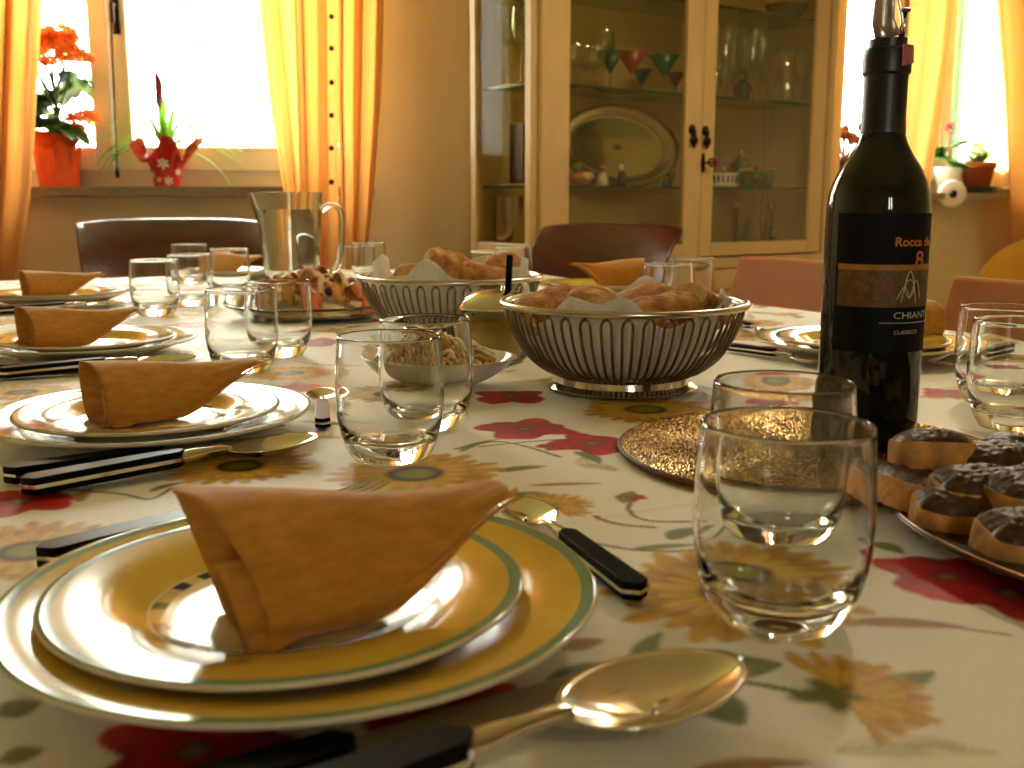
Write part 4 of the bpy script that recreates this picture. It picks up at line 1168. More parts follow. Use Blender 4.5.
at = me.attributes.new('print', 'FLOAT_COLOR', 'POINT')
at.data.foreach_set('color', np.concatenate([colr.reshape(-1, 3), np.ones((VV.size, 1))], 1).astype(np.float32).ravel())
n = NT('printed_tablecloth'); an = n.n('ShaderNodeAttribute'); an.attribute_name = 'print'
wv = n.noise(900, 2); wr2 = n.noise(7, 3)
me.materials.append(n.done(n.principled(an.outputs['Color'], .55, 0, n.bump(n.math('ADD', wv, n.math('MULTIPLY', wr2, 3)), .12, .0012), Specular_IOR_Level=.32)))
clo = bpy.data.objects.new('tablecloth', me); col.objects.link(clo); clo.location = (0, 0, TZ); clo.rotation_euler = (0, 0, TH)
tag(clo, 'white cloth printed with sunflowers and red poppies covering the table', 'tablecloth')

# ------------------------------------------------------------------ tableware builders
def plate_mat(name, stops, Rr, checks=None):
    """glazed earthenware: bands by distance from the middle, plus a ring of coloured squares"""
    n = NT(name); sp = n.n('ShaderNodeSeparateXYZ'); n.l(n.coord(), sp.inputs[0])
    x, y = sp.outputs[0], sp.outputs[1]
    r = n.math('SQRT', n.math('ADD', n.math('MULTIPLY', x, x), n.math('MULTIPLY', y, y)))
    nz = n.noise(45, 5); r2 = n.math('ADD', r, n.math('MULTIPLY', n.math('SUBTRACT', nz, .5), .0012))
    cc = n.ramp(n.math('DIVIDE', r2, Rr), [(p, lin(c)) for p, c in stops], 'CONSTANT')
    wash = n.ramp(n.noise(22, 4), [(.3, (.78, .74, .66)), (.65, (1, 1, 1))])
    cc = n.mix(.8, cc, wash, 'MULTIPLY')
    if checks:
        ang = n.math('ARCTAN2', y, x)
        k = n.math('FLOOR', n.math('MULTIPLY', n.math('ADD', ang, PI), 44/(2*PI)))
        h = n.math('FRACT', n.math('MULTIPLY', n.math('SINE', n.math('MULTIPLY', k, 12.9898)), 437.585))
        sq = n.ramp(h, [(0, lin('24443c')), (.28, lin('7a2a22')), (.42, lin('4f7a48')), (.6, lin('2c3a4c')), (.78, lin('d8c070')), (.9, lin('3c5a50'))], 'CONSTANT')
        f1 = n.math('GREATER_THAN', r, checks[0]); f2 = n.math('LESS_THAN', r, checks[1])
        cc = n.mix(n.math('MULTIPLY', f1, f2), cc, sq)
    return n.done(n.principled(cc, .12, 0, None, Specular_IOR_Level=.29))
MP1 = plate_mat('dinner_plate_glaze', [(0, 'f0e4b8'), (.60, '8a9a70'), (.63, 'dcb748'), (.945, '7d9a78'), (.985, 'cdbf8e')], .127)
MP2 = plate_mat('side_plate_glaze', [(0, 'efe2b4'), (.58, 'dcb84a'), (.935, '7d9a78'), (.985, 'cdbf8e')], .102, (.0515, .0580))
MPU = basic('plate_underside', 'ddd2b4', .15, 0, .04, 20)
def plate_prof(Rr, base, well, hgt, th):
    top = [(0, th), (well*.7, th), (well, th+.0012), (well+.006, th+.006), (lerp(well, Rr, .6), lerp(th+.006, hgt, .62)), (Rr-.003, hgt), (Rr-.0008, hgt+.0002)]
    bot = [(Rr, hgt-.0012), (Rr-.002, hgt-.003), (lerp(well, Rr, .6), lerp(th+.006, hgt, .62)-.0045), (well+.007, .0042), (base+.004, .0024), (base+.003, 0), (base-.002, 0), (base-.004, .0018), (0, .0018)]
    return top+bot, [0]*6+[1]*9
def place_plates(c, lab1, lab2, off=(0, 0)):
    pr, mi = plate_prof(.127, .075, .080, .0195, .0055)
    if 'p' not in protos:
        protos['p'] = MB().lathe(pr, 96, mis=mi).build('dinner_plate', [MP1, MPU])
        pr2, mi2 = plate_prof(.102, .052, .060, .0155, .005)
        protos['s'] = MB().lathe(pr2, 96, mis=mi2).build('side_plate', [MP2, MPU])
        a, b_ = protos['p'], protos['s']
    else:
        a, b_ = protos['p'].copy(), protos['s'].copy(); col.objects.link(a); col.objects.link(b_)
    a.location = (c.x, c.y, TZ+.0004); b_.location = (c.x+off[0], c.y+off[1], TZ+.0064)
    a.rotation_euler = b_.rotation_euler = (0, 0, rng.random()*6)
    tag(a, lab1, 'plate', 'dinner plates'); tag(b_, lab2, 'plate', 'side plates')
protos = {}

def napkin_mesh(seed=0):
    r_ = random.Random(seed); a0 = r_.uniform(-.3, .3)
    XL, XR = -.077, .060
    sk, cut, hs = (.019, .017, 1.0) if seed == 0 else (.004, .009, .84)
    if seed: XL += .008; XR += .004
    def floor_(x, y):
        r = math.hypot(x+.015, y); return .0014 + .0070*sstep(.054, .066, r) + max(0, r-.066)*.15
    def fn(s, t):
        # s: around, from the outer front edge up over the top, down the back, underneath and up again inside
        ph = lerp(R(22) - R(18)*math.exp(-(t/.16)**2), R(470), s)
        e = t
        top = lerp(.0555, .0455, e) - .002*math.sin(PI*e) + .005*max(0, e-.6)/.4*e + .002*math.sin(5*e+a0)
        bot = .047*sstep(.40, 1.0, e)**1.05
        wd = .034*(1-e)**.62*(1-.15*e) + .0022
        lay = .0024*(1-s)*1.6*(1-.75*e)
        top *= hs; bot *= hs; hgt = (top-bot)/2; zc = (top+bot)/2
        c, s_ = math.cos(ph), math.sin(ph)
        k = (abs(c)**2.4+abs(s_)**2.4)**(-1/2.4)
        y = -(wd+lay)*s_*k; z = zc - (hgt+lay*.8)*c*k
        # the upper part leans back a little and narrows to a soft ridge
        hh = (z-bot)/max(top-bot, .002)
        y = y*(1.05-.26*hh) + .006*hh
        up = max(0, min(1, z/.06))
        x0 = XL + sk*(1-up) + (cut if ph < PI else .006 if ph > 2*PI else 0)*max(0, math.sin(ph))**.8
        x = lerp(x0, XR + (.004*math.sin(ph)), t)
        y += .0014*math.sin(9*t+2.2*ph+a0)*(1-e)
        return (x, y, max(z, floor_(x, y)))
    mb = MB().grid(fn, 110, 44)
    # edges of the folded layers showing at the tapering end
    for j in range(3):
        def layer(s, t, j=j):
            tt = lerp(.40+.07*j, 1.0, t); ss = lerp(.015+.045*j, .11+.055*j, s)
            x, y, z = fn(ss, tt); o_ = -.0022+(.0034+.0011*(2-j))*sstep(0, .45, t)
            return (x+.004*(2-j)*t, y-o_*(1-.6*tt), z-.0009*(2-j)*t)
        mb.grid(layer, 8, 26)
    # loose corner of the fold lying forward on the plate
    def flap(s, t):
        x = lerp(-.056, -.022, s) + .002*t*(1-s); y = -.020 - .017*t*max(.1, 1-abs(s-.3)*1.5)
        return (x, y, .013*(1-t)**1.4 + floor_(x, y) + .002*math.sin(PI*s)*t)
    mb.grid(flap, 16, 10)
    return mb.build('cloth_napkin', M['napkin'], solid=.0011, offset=0)
def place_napkin(p, rz, label, seed):
    k = ('n', seed % 3)
    if k not in protos: o = protos[k] = napkin_mesh(seed % 3)
    else: o = protos[k].copy(); col.objects.link(o)
    o.location = p; o.rotation_euler = (0, 0, rz); tag(o, label, 'napkin', 'ochre napkins folded on the plates')
    return o

def handle_parts(x0, x1, z0, z1, w0, w1, par, thick=.0056):
    """black scales over and under a thin metal core, rounded end"""
    def slab(za, zb_, grow=0.0):
        n = 18; top, bot = [], []; L = x1-x0
        out = []
        for i in range(n+1):
            t = i/n; x = x0 + L*t - 0; wv_ = lerp(w0, w1, t)
            end = min(1, math.sqrt(max(0, 1-(1-t/.07)**2)) if t < .07 else 1) * (min(1, math.sqrt(max(0, 1-((t-.96)/.04)**2))) if t > .96 else 1)
            out.append((x, (wv_+grow)*max(end, .12)))
        V, Fc = [], []
        for zz_ in (za, zb_):
            for side in (1, -1):
                for x, y in out: V.append((x, side*y, zz_ + lerp(z0, z1, (x-x0)/L)))
        m = n+1
        for i in range(n):
            Fc.append((2*m+i, 2*m+i+1, 3*m+i+1, 3*m+i)); Fc.append((i, m+i, m+i+1, i+1))
            Fc.append((i, i+1, 2*m+i+1, 2*m+i)); Fc.append((m+i, 3*m+i, 3*m+i+1, m+i+1))
        Fc.append((0, 2*m, 3*m, m)); Fc.append((m-1, 2*m-1, 4*m-1, 3*m-1))
        return V, Fc
    b = MB(); b.add(*slab(.0009, thick)); b.add(*slab(-thick, -.0009))
    b.build('handle', M['black'], par, bevel=.0024, auto=40)
    c = MB(); c.add(*slab(-.0009, .0009, .0006)); return c
def make_spoon(name='table_spoon'):
    t = thing(name, None, 'spoon', (0, 0, 0), 0)
    b = handle_parts(-.105, 0.0, .0062, .0098, .0090, .0068, t)
    b.tube([(-.01, 0, .0095), (.004, 0, .0098), (.016, 0, .0110), (.026, 0, .0112), (.0325, 0, .0102)], [.003, .0042, .0026, .0027, .0022], 10)
    def bowl(s, k):
        a = 2*PI*s; c = math.cos(a); L = .035
        x = .066 + L*k*c; wd = .0215*(1 - .10*c - .06*c*c)
        y = wd*k*math.sin(a); rim = .0105 + .0010*c
        d = (1-k*k); return (x, y, rim - .0088*d)
    b.grid(lambda s, k: bowl(s, 1-k*.999), 56, 14, closed_u=True)
    o = b.build('bowl', M['steel'], t, auto=60)
    md = o.modifiers.new('thickness', 'SOLIDIFY'); md.thickness = .0011; md.offset = 0
    return t
def make_knife(name='table_knife'):
    t = thing(name, None, 'knife', (0, 0, 0), 0)
    b = handle_parts(-.105, 0.0, .0062, .0062, .0090, .0074, t)
    n = 20; V, Fc = [], []
    for i in range(n+1):
        s = i/n; x = -.006+.124*s
        hi = .0072+.002*math.sin(PI*s); lo = -.0085-.003*math.sin(PI*s*.8)
        if s > .78: k = (s-.78)/.22; hi = lerp(hi, -.004, k**1.6); lo = lerp(lo, -.0055, k**3)
        z = .0055
        V += [(x, hi, z+.0009), (x, lo, z+.0002), (x, lo, z-.0002), (x, hi, z-.0009)]
    for i in range(n):
        a = i*4
        for j in range(4): Fc.append((a+j, a+(j+1) % 4, a+4+(j+1) % 4, a+4+j))
    Fc += [(3, 2, 1, 0), tuple(n*4+j for j in range(4))]
    b.add(V, Fc); b.build('blade', M['steel'], t, auto=40)
    return t
def make_fork(name='table_fork'):
    t = thing(name, None, 'fork', (0, 0, 0), 0)
    b = handle_parts(-.105, 0.0, .0062, .0098, .0090, .0068, t)
    b.tube([(-.01, 0, .0095), (.004, 0, .0098), (.02, 0, .012), (.036, 0, .0115), (.05, 0, .0085)], [.003, .0042, .0026, .0028, .003], 10)
    def body(s, k):
        y = lerp(-1, 1, k); x = lerp(.034, .060, s); w_ = lerp(.003, .0118, math.sin(PI/2*min(1, s*1.3)))
        return (x, y*w_, lerp(.0115, .0055, s)+.0008)
    b.grid(body, 12, 8); b.grid(lambda s, k: tuple(Vector(body(s, 1-k))-Vector((0, 0, .0014))), 12, 8)
    for k in range(4):
        y = (-1.5+k)*.0066
        b.tube([(.056, y, .0062), (.075, y, .0048), (.092, y*.96, .0070), (.102, y*.94, .0105)], [.0019, .0016, .0013, .0006], 6)
    b.build('tines', M['steel'], t, auto=50)
    return t
used = set()
def lay(kind, a, b_, label, group, tilt=0, scale=None):
    """lay a piece of cutlery with its handle end at a and its tip at b_"""
    mk = {'spoon': make_spoon, 'knife': make_knife, 'fork': make_fork}[kind]
    span = {'spoon': (-.105, .101), 'knife': (-.105, .118), 'fork': (-.105, .102)}[kind]
    d = Vector((b_.x-a.x, b_.y-a.y)); ang = math.atan2(d.y, d.x); L = span[1]-span[0]
    s = scale or 1.0
    end = Vector((a.x, a.y)); o2 = end - Vector((math.cos(ang), math.sin(ang)))*span[0]*s
    loc = (o2.x, o2.y, TZ+.0008)
    if kind not in protos:
        r_ = protos[kind] = mk(); r_.location = loc; r_.rotation_euler = (0, 0, ang); r_['label'] = label; r_['group'] = group; r_.scale = (s, s, s)
    else: r_ = dup(protos[kind], loc, ang, label, group, s)
    return r_

# ------------------------------------------------------------------ place settings
tv = Vector((math.cos(TH), math.sin(TH), 0)); tu = Vector((-math.sin(TH), math.cos(TH), 0))
P1 = Vector((-.090, .437, TZ)); P2 = T(150, 408, .02); P3 = T(88, 337.5, .02); P4 = T(57, 292, .02)
PR1 = T(862, 338, .02); PR2 = T(600, 283, .02); P5 = tw(.50, 2.54)
place_plates(P1, 'large yellow dinner plate with green edge, the one closest to the picture bottom', 'smaller yellow plate with checked ring, under the big napkin beside the front water glass', (-.007, -.002))
place_plates(P2, 'yellow dinner plate second along the row, next to the pair of water glasses', 'smaller yellow plate under the second napkin of the row')
place_plates(P3, 'yellow dinner plate third along the row', 'smaller yellow plate under the third napkin of the row')
place_plates(P4, 'yellow dinner plate last along the row, closest to the curtain', 'smaller yellow plate under the napkin closest to the curtain')
place_plates(PR1, 'yellow dinner plate half hidden behind the wine bottle', 'smaller yellow plate half hidden behind the wine bottle')
place_plates(PR2, 'yellow dinner plate behind the nearer bread basket', 'smaller yellow plate behind the nearer bread basket')
place_plates(P5, 'yellow dinner plate at the head of the table behind the water glasses', 'smaller yellow plate at the head of the table behind the water glasses')
NZ = TZ + .0064 + .0052
def napz(p, dx=0, dy=0): return Vector((p.x+dx, p.y+dy, NZ))
place_napkin(napz(P1, .028, -.010), R(21), 'big ochre cloth napkin folded to a horn on the front plate', 0)
place_napkin(napz(P2, .018, .010), R(30), 'ochre cloth napkin folded to a horn, second of the row of four', 1)
place_napkin(napz(P3, -.006, -.004), R(33), 'ochre cloth napkin folded to a horn, third of the row of four', 2)
place_napkin(napz(P4, .01, .0), R(28), 'ochre cloth napkin folded to a horn, closest to the curtain', 1)
place_napkin(napz(PR1, .035, .03), TH+PI, 'ochre cloth napkin peeking out behind the wine bottle', 2)
place_napkin(napz(PR2, .01, .0), TH+PI-.5, 'ochre cloth napkin behind the nearer bread basket', 0)
place_napkin(napz(P5, .0, .0), R(15), 'ochre cloth napkin at the head of the table behind the water glasses', 1)
CUT = 'black handled cutlery'
a = T(480, 777); b_ = T(736, 690); d = (b_-a).normalized(); lay('spoon', b_-d*.206*1.15, b_, 'large spoon with black handle lying in front of the front plate', CUT, scale=1.15)
a = T(395, 757); b_ = T(640, 684); d = (b_-a).normalized(); lay('knife', b_-d*.223, b_, 'knife with black handle between the front plate and the large spoon', CUT)
lay('spoon', T(640, 604), T(512, 514), 'dessert spoon with black handle half under the rim of the front plate', CUT, scale=.78)
lay('fork', T(38, 571), T(380, 497), 'fork with black handle reaching behind the front plate and napkin', CUT)
a = T(22, 497); b_ = T(301, 453); lay('spoon', a, b_, 'spoon with black handle lying before the second plate of the row', CUT)
a = T(4, 485); b_ = T(300, 443); d = (b_-a).normalized(); lay('knife', a, a+d*.223, 'knife with black handle tight beside the second plate of the row', CUT)
lay('spoon', T(323, 430), T(322, 386), 'small dessert spoon with round bowl pointing away between second plate and water glasses', CUT, scale=.72)
a = tw(-.008, 1.200); b_ = tw(.198, 1.207); lay('spoon', a, a+(b_-a).normalized()*.206, 'spoon with black handle lying before the third plate of the row', CUT)
a = tw(-.018, 1.226); b_ = tw(.205, 1.231); lay('knife', a, b_, 'knife lying before the third plate of the row', CUT)
a = tw(-.008, 1.890); b_ = tw(.198, 1.897); lay('spoon', a, b_, 'spoon lying before the plate closest to the curtain', CUT)
a = tw(-.018, 1.916); b_ = tw(.205, 1.921); lay('knife', a, b_, 'knife lying before the plate closest to the curtain', CUT)
lay('spoon', T(729, 351), T(812, 366), 'dessert spoon with black handle between bread basket and wine bottle', CUT, scale=.78)
lay('fork', T(733, 325), T(780, 342), 'dessert fork with black handle nearest the plate behind the wine bottle', CUT, scale=.74)
lay('fork', T(1010, 352), T(922, 374), 'fork lying between the wine bottle and the glasses on the far side', CUT)

# ------------------------------------------------------------------ water glasses
gp = [(0, 0), (.0245, 0), (.0275, .0012), (.0315, .007), (.0355, .018), (.0382, .032), (.0391, .046), (.0388, .060), (.0379, .0745), (.0369, .0875), (.0364, .0885),
      (.0357, .0878), (.0365, .0745), (.0374, .060), (.0377, .046), (.0367, .032), (.0335, .022), (.0275, .0150), (.018, .0128), (0, .0124)]
gps = [(r, max(z, 0)) for r, z in smooth_prof(gp, n=3)]; gps[0] = (0, 0)
def glass(px, D, label):
    if 'g' not in protos: o = protos['g'] = MB().lathe(gps, 64).build('water_glass', M['glass'])
    else: o = protos['g'].copy(); col.objects.link(o)
    o.location = (X(px, D, TZ+.04), D, TZ+.0006); o.rotation_euler = (0, 0, rng.random()*6); tag(o, label, 'glass', 'water glasses')
for px, D, lab in [
    (782, .446, 'water tumbler standing closest, in front of another tumbler and the wine bottle'),
    (780, .552, 'water tumbler directly behind the closest one, touching the gold placemat'),
    (390, .742, 'water tumbler beside the small dessert spoon, in front of the salad bowl'),
    (426, .850, 'water tumbler just behind the one beside the small dessert spoon'),
    (242, 1.135, 'water tumbler standing behind the second napkin tip of the row'),
    (279, 1.250, 'water tumbler between the second napkin and the antipasto platter'),
    (155, 1.70, 'water tumbler closest to the third napkin of the row, leftmost of the far cluster'),
    (190, 1.86, 'water tumbler in the far cluster, second from the third napkin'),
    (230, 2.08, 'water tumbler in the far cluster nearest the water jug'),
    (190, 2.28, 'water tumbler farthest back in the cluster before the end chair'),
    (357, 2.20, 'water tumbler just past the handle of the water jug'),
    (369, 2.36, 'water tumbler behind the one past the jug handle'),
    (490, 1.98, 'water tumbler behind the farther bread basket, nearer its bread roll'),
    (514, 2.14, 'water tumbler behind the farther bread basket, nearer the mahogany chair'),
    (668, 1.58, 'water tumbler behind the nearer bread basket'),
    (690, 1.74, 'water tumbler half hidden behind another, past the nearer bread basket'),
    (1000, .95, 'water tumbler at the picture edge behind another, above the crostini tray'),
    (1018, .845, 'water tumbler standing closest above the crostini tray')]:
    glass(px, D, lab)

# ------------------------------------------------------------------ water jug
jx, jD = X(291, 2.08, TZ+.1), 2.08
jg = thing('water_jug', 'glass water jug with handle, two thirds full of water', 'jug', (jx, jD, TZ+.0008))
HJ = .197
def jo(z): return lerp(.050, .0635, (z/HJ)**.9)
def jug_wall():
    n = 64; zs = [0, .003, .02, .05, .09, .13, .16, .18, HJ]
    V, Fc = [], []
    rings = [(jo(z)-(.003 if z == 0 else 0), z, 1) for z in zs] + [(jo(HJ)-.0035, HJ-.0005, 1)] + [(jo(z)-.0042, z, 1) for z in reversed(zs[3:-1])] + [(jo(.02)-.0046, .014, 1), (jo(.0)-.012, .0085, 1)]
    for r, z, s in rings:
        for k in range(n):
            a = 2*PI*k/n; sp_ = max(0, math.cos(a-PI))**14*.016*sstep(.6*HJ, HJ, z)
            V.append(((r+sp_)*math.cos(a), (r+sp_)*math.sin(a), z))
    m = len(rings)
    for i in range(m-1):
        for k in range(n): Fc.append((i*n+k, i*n+(k+1) % n, (i+1)*n+(k+1) % n, (i+1)*n+k))
    Fc.append(tuple(range(n))[::-1]); Fc.append(tuple((m-1)*n+k for k in range(n)))
    return V, Fc
MB().add(*jug_wall()).build('jug_body', M['glass_thick'], jg, auto=60)
hz_ = [(.0605, .160), (.075, .172), (.092, .170), (.1005, .155), (.1005, .12), (.098, .085), (.089, .052), (.072, .040), (.0555, .042)]
hp_ = smooth_prof(hz_, n=3)
MB().tube([(r, 0, z) for r, z in hp_], .0062, 12).build('handle', M['glass_thick'], jg)
WL = .165
MB().lathe([(0, .0092), (jo(0)-.0135, .0095), (jo(.02)-.0055, .016), (jo(.05)-.0049, .05), (jo(.09)-.0049, .09), (jo(.13)-.0049, .13), (jo(WL)-.0049, WL), (0, WL)], 64).build('water', M['water'], jg, auto=50)

# ------------------------------------------------------------------ wine bottle on its gold placemat
pmc = T(809, 452); pmR = .140
def placemat_mat():
    n = NT('gold_beads'); v = n.n('ShaderNodeTexVoronoi'); v.inputs['Scale'].default_value = 430; n.l(n.coord(), v.inputs['Vector'])
    cc = n.ramp(v.outputs['Color'], [(.15, lin('5a3a14')), (.5, lin('a07430')), (.85, lin('e0c070'))])
    nm = n.bump(v.outputs['Distance'], 1.0, .0012)
    return n.done(n.principled(cc, .24, .85, nm))
pr = [(0, .0)]+[(pmR-.001, 0), (pmR, .0015)]
ripple = []
k = 42
for i in range(k*4+1):
    r = (pmR-.002)*(1-i/(k*4)); ripple.append((max(r, 0), .0034+.0009*math.cos(2*PI*i/4)))
b = MB().lathe(pr+ripple, 144)
pmo = b.build('placemat', placemat_mat()); pmo.location = (pmc.x, pmc.y, TZ+.0006); tag(pmo, 'round gold beaded placemat under the wine bottle', 'placemat')
b = MB().lathe([(pmR+.0002, 0), (pmR+.0018, .0018), (pmR+.0002, .0036), (pmR-.002, .0036)], 144)
b.build('edge_cord', basic('brown_cord', '6a3010', .6, 0, .2, 200), pmo)
BZ = TZ+.0006+.0044
bD = .775; bx0 = X(864, bD, TZ)
def bottle_black():
    n = NT('dark_bottle_glass'); f = n.noise(12, 2)
    cc = n.ramp(f, [(.3, (.0035, .0045, .0035)), (.7, (.006, .008, .005))])
    return n.done(n.principled(cc, .05, 0, None, Coat_Weight=.0, Specular_IOR_Level=.5))
bt = thing('wine_bottle', 'tall dark bottle of red wine standing on the gold placemat', 'bottle', (bx0, bD, BZ))
BR = .0364
bp = [(0, .006), (.02, .006), (.031, .001), (.033, 0), (.0352, .0015), (BR, .006), (BR, .10), (BR, .166), (.0361, .175), (.0350, .184), (.0325, .193), (.0282, .202), (.0225, .2105), (.0178, .219), (.0154, .2265), (.0149, .236), (.0147, .2825), (0, .2825)]
MB().lathe(bp, 72).build('bottle_glass', bottle_black(), bt, auto=45)
fo = basic('black_foil', '16151a', .38, 0, .15, 60, .15, 160)
MB().lathe([(.0159, .2262), (.0153, .237), (.0152, .262), (.0154, .266), (.0168, .268), (.0168, .2795), (.0154, .2845), (.0130, .2852), (.0130, .2912), (0, .2912)], 48).build('foil_capsule', fo, bt, auto=30)
b = MB()
def ft(s, t):
    a = R(-75) + s*R(70); return (.0171*math.cos(a)*(1+.03*t), .0171*math.sin(a)*(1+.03*t), .282 - .011*t*(1-.4*s) + .004*(1-t))
b.grid(ft, 12, 5); b.build('torn_seal', basic('pink_seal', 'b86a66', .5, 0, .15, 40), bt, solid=.0004)
# label: wraps the side of the bottle, its middle turned to the right of the lens
A0 = math.atan2(-bD, -bx0)           # direction from bottle to the lens
def onb(a_deg, z, lift=.0003):
    a = A0 + R(a_deg); return ((BR+lift)*math.cos(a), (BR+lift)*math.sin(a), z)
def patch(name, a0, a1, z0, z1, mat, par, lift):
    return MB().grid(lambda s, t: onb(lerp(a0, a1, s), lerp(z0, z1, t), lift), 48, 6).build(name, mat, par)
lbm = basic('label_black', '070708', .65, 0, .1, 40, Specular_IOR_Level=.2)
lb = patch('label', -46, 172, .072, .170, lbm, bt, .0003)
def grapes():
    n = NT('label_picture'); v = n.n('ShaderNodeTexVoronoi'); v.inputs['Scale'].default_value = 210; n.l(n.coord(), v.inputs['Vector'])
    c1 = n.ramp(v.outputs['Color'], [(.1, lin('1a1410')), (.3, lin('3a2a1c')), (.5, lin('5a4a22')), (.7, lin('6a3420')), (.9, lin('86641f'))])
    c2 = n.mix(n.noise(60, 3), c1, lin('8a6020'))
    sh = n.ramp(v.outputs['Distance'], [(0, (1, 1, 1)), (.8, (.4, .4, .4))])
    return n.done(n.principled(n.mix(.7, c2, sh, 'MULTIPLY'), .6))
patch('label_picture', -42, 168, .1045, .1345, grapes(), lb, .0005)
orange = basic('label_orange', 'c8702a', .5, 0, .1, 60); offw = basic('label_ivory', 'cfc6aa', .5, 0, .1, 60)
patch('label_stripe', -42, 168, .1305, .1345, basic('label_ochre', 'a8742a', .5, 0, .2, 60), lb, .0007)
def text_on_bottle(txt, a_start, z, size, mat, width=None, name='lettering', bold=0.0):
    cu = bpy.data.curves.new('lettering_curve', 'FONT'); cu.body = txt; cu.size = size; cu.offset = bold; cu.resolution_u = 3
    to = bpy.data.objects.new('lettering_tmp', cu); col.objects.link(to)
    dg = bpy.context.evaluated_depsgraph_get(); me_ = bpy.data.meshes.new_from_object(to.evaluated_get(dg))
    bpy.data.objects.remove(to)
    vs = [v.co.copy() for v in me_.vertices]; x0 = min(v.x for v in vs); x1 = max(v.x for v in vs)
    sc_ = (width/(x1-x0)) if width else 1.0
    for v in me_.vertices:
        a = a_start + math.degrees((v.co.x-x0)*sc_/BR)
        v.co = onb(a, z + v.co.y, .0010)
    me_.materials.clear(); me_.materials.append(mat)
    o = bpy.data.objects.new(name, me_); col.objects.link(o); o.parent = lb; return o
text_on_bottle('Rocca delle Macìe', 20, .1475, .0088, orange, .066, bold=.00022)
text_on_bottle('CHIANTI', 23, .0965, .0068, offw, .0335)
text_on_bottle('CLASSICO', 24, .0855, .0038, offw, .020)
MB().tube([onb(8+i*4, .0935, .0008) for i in range(24)], .0003, 5).build('label_line', offw, lb)
b = MB()
for zc_, r_ in ((.1405, .0026), (.1358, .0030)): b.tube([onb(52+math.degrees(r_*math.cos(a*PI/10)/BR), zc_+r_*1.05*math.sin(a*PI/10), .0011) for a in range(20)], .00085, 6, True)
b.build('crest', orange, lb)
b = MB()
b.tube([onb(25+i*1.1, .110+.016*abs(math.sin(i*.22))*(.4+.6*(i/30)), .0011) for i in range(30)], .00035, 5)
b.tube([onb(40+6*math.cos(a*PI/10), .118+.006*math.sin(a*PI/10), .0011) for a in range(20)], .00035, 5, True)
b.tube([onb(30+i*2, .108+.022*math.sin(i*.32), .0011) for i in range(11)], .0004, 5)
b.build('signature', offw, lb)
# pourer pushed into the neck
po = thing('bottle_pourer', 'dark metal and clear plastic pourer stuck in the neck of the wine bottle', 'pourer', (bx0, bD, BZ+.2917))
grey = basic('smoky_plastic', 'a09088', .25, 0, .1, 30, Transmission_Weight=.5)
MB().tube([(0, 0, 0), (-.0045, 0, .012), (-.004, 0, .03), (.002, 0, .048), (.008, 0, .058)], [.0088, .0078, .0070, .0060, .0045], 18).build('spout', grey, po)
MB().tube([(.008, 0, 0), (.0095, 0, .012), (.006, 0, .026), (.004, 0, .040)], [.0014]*4, 8).tube([(.0105, 0, 0), (.0112, 0, .018)], [.0014]*2, 8).build('air_pipe', M['steel'], po)
MB().box((.0105, 0, .019), (.006, .008, .003)).build('stopper_flap', M['dark'], po, smooth=False, bevel=.0008)

# ------------------------------------------------------------------ bread baskets
def basket(loc, label, rz):
    t = thing('bread_basket', label, 'basket', loc, rz)
    RR = .1195
    b = MB().tube([(RR*math.cos(2*PI*k/96), RR*math.sin(2*PI*k/96), .0835) for k in range(96)], .0034, 10, True)
    b.tube([((RR-.006)*math.cos(2*PI*k/96), (RR-.006)*math.sin(2*PI*k/96), .0825) for k in range(96)], .0022, 8, True)
    b.build('rim', M['steel_soft'], t)
    prof = smooth_prof([(.060, .0125), (.078, .0185), (.095, .032), (.107, .050), (.1125, .0625), (.1152, .0712)], n=3)
    w_ = MB(); N = 38; dA = PI/N
    for k in range(N):
        a = 2*PI*k/N; pts = []
        for r, z in prof: pts.append((r*math.cos(a), r*math.sin(a), z))
        for j in range(1, 6):
            q = j/6; aa = a + dA*(1-math.cos(PI*q))/2; zz_ = .0712+.0075*math.sin(PI*q); pts.append((.1160*math.cos(aa), .1170*math.sin(aa), zz_))
        for r, z in prof[::-1]: pts.append((r*math.cos(a+dA), r*math.sin(a+dA), z))
        w_.tube(pts, .00140, 6)
    for r, z in ((.061, .013), (.072, .0165)): w_.tube([(r*math.cos(2*PI*k/72), r*math.sin(2*PI*k/72), z) for k in range(72)], .0013, 6, True)
    w_.build('wire_lattice', M['wire'], t)
    MB().lathe([(0, .0125), (.063, .0135), (.066, .0120), (.067, .006), (.073, .0028), (.0745, .0012), (.073, 0), (.070, 0), (.066, .003), (.063, .0105), (0, .010)], 72).build('foot', M['steel'], t, auto=50)
    return t
def liner(loc, rz, label, seed, amp=1.0):
    r_ = random.Random(seed); ph = r_.random()*6
    def fn(s, t):
        a = 2*PI*s; sq = abs(math.cos(2*(a+ph)))**1.6
        top = .070+.036*sq*amp+.006*math.sin(11*a); z = .0155 + (top-.0155)*t**1.25
        rr = .050 + (lerp(.104, .1, sq)-.050)*t**.55 + .0035*math.sin(13*a+5*t)*t + .002*math.sin(29*a)*t
        zz_ = min(z, .082); lim = .054+.054*min(1, (zz_-.0155)/.055)**.62 if z > .0155 else .054
        return (min(rr, lim)*math.cos(a), min(rr, lim)*math.sin(a), z)
    b = MB().lathe([(0, .0153), (.050, .0155)], 120); b.grid(fn, 120, 16, closed_u=True)
    o = b.build('paper_napkin', M['paper'], solid=.0004, offset=0); o.location = loc; o.rotation_euler = (0, 0, rz); return tag(o, label, 'paper napkin')
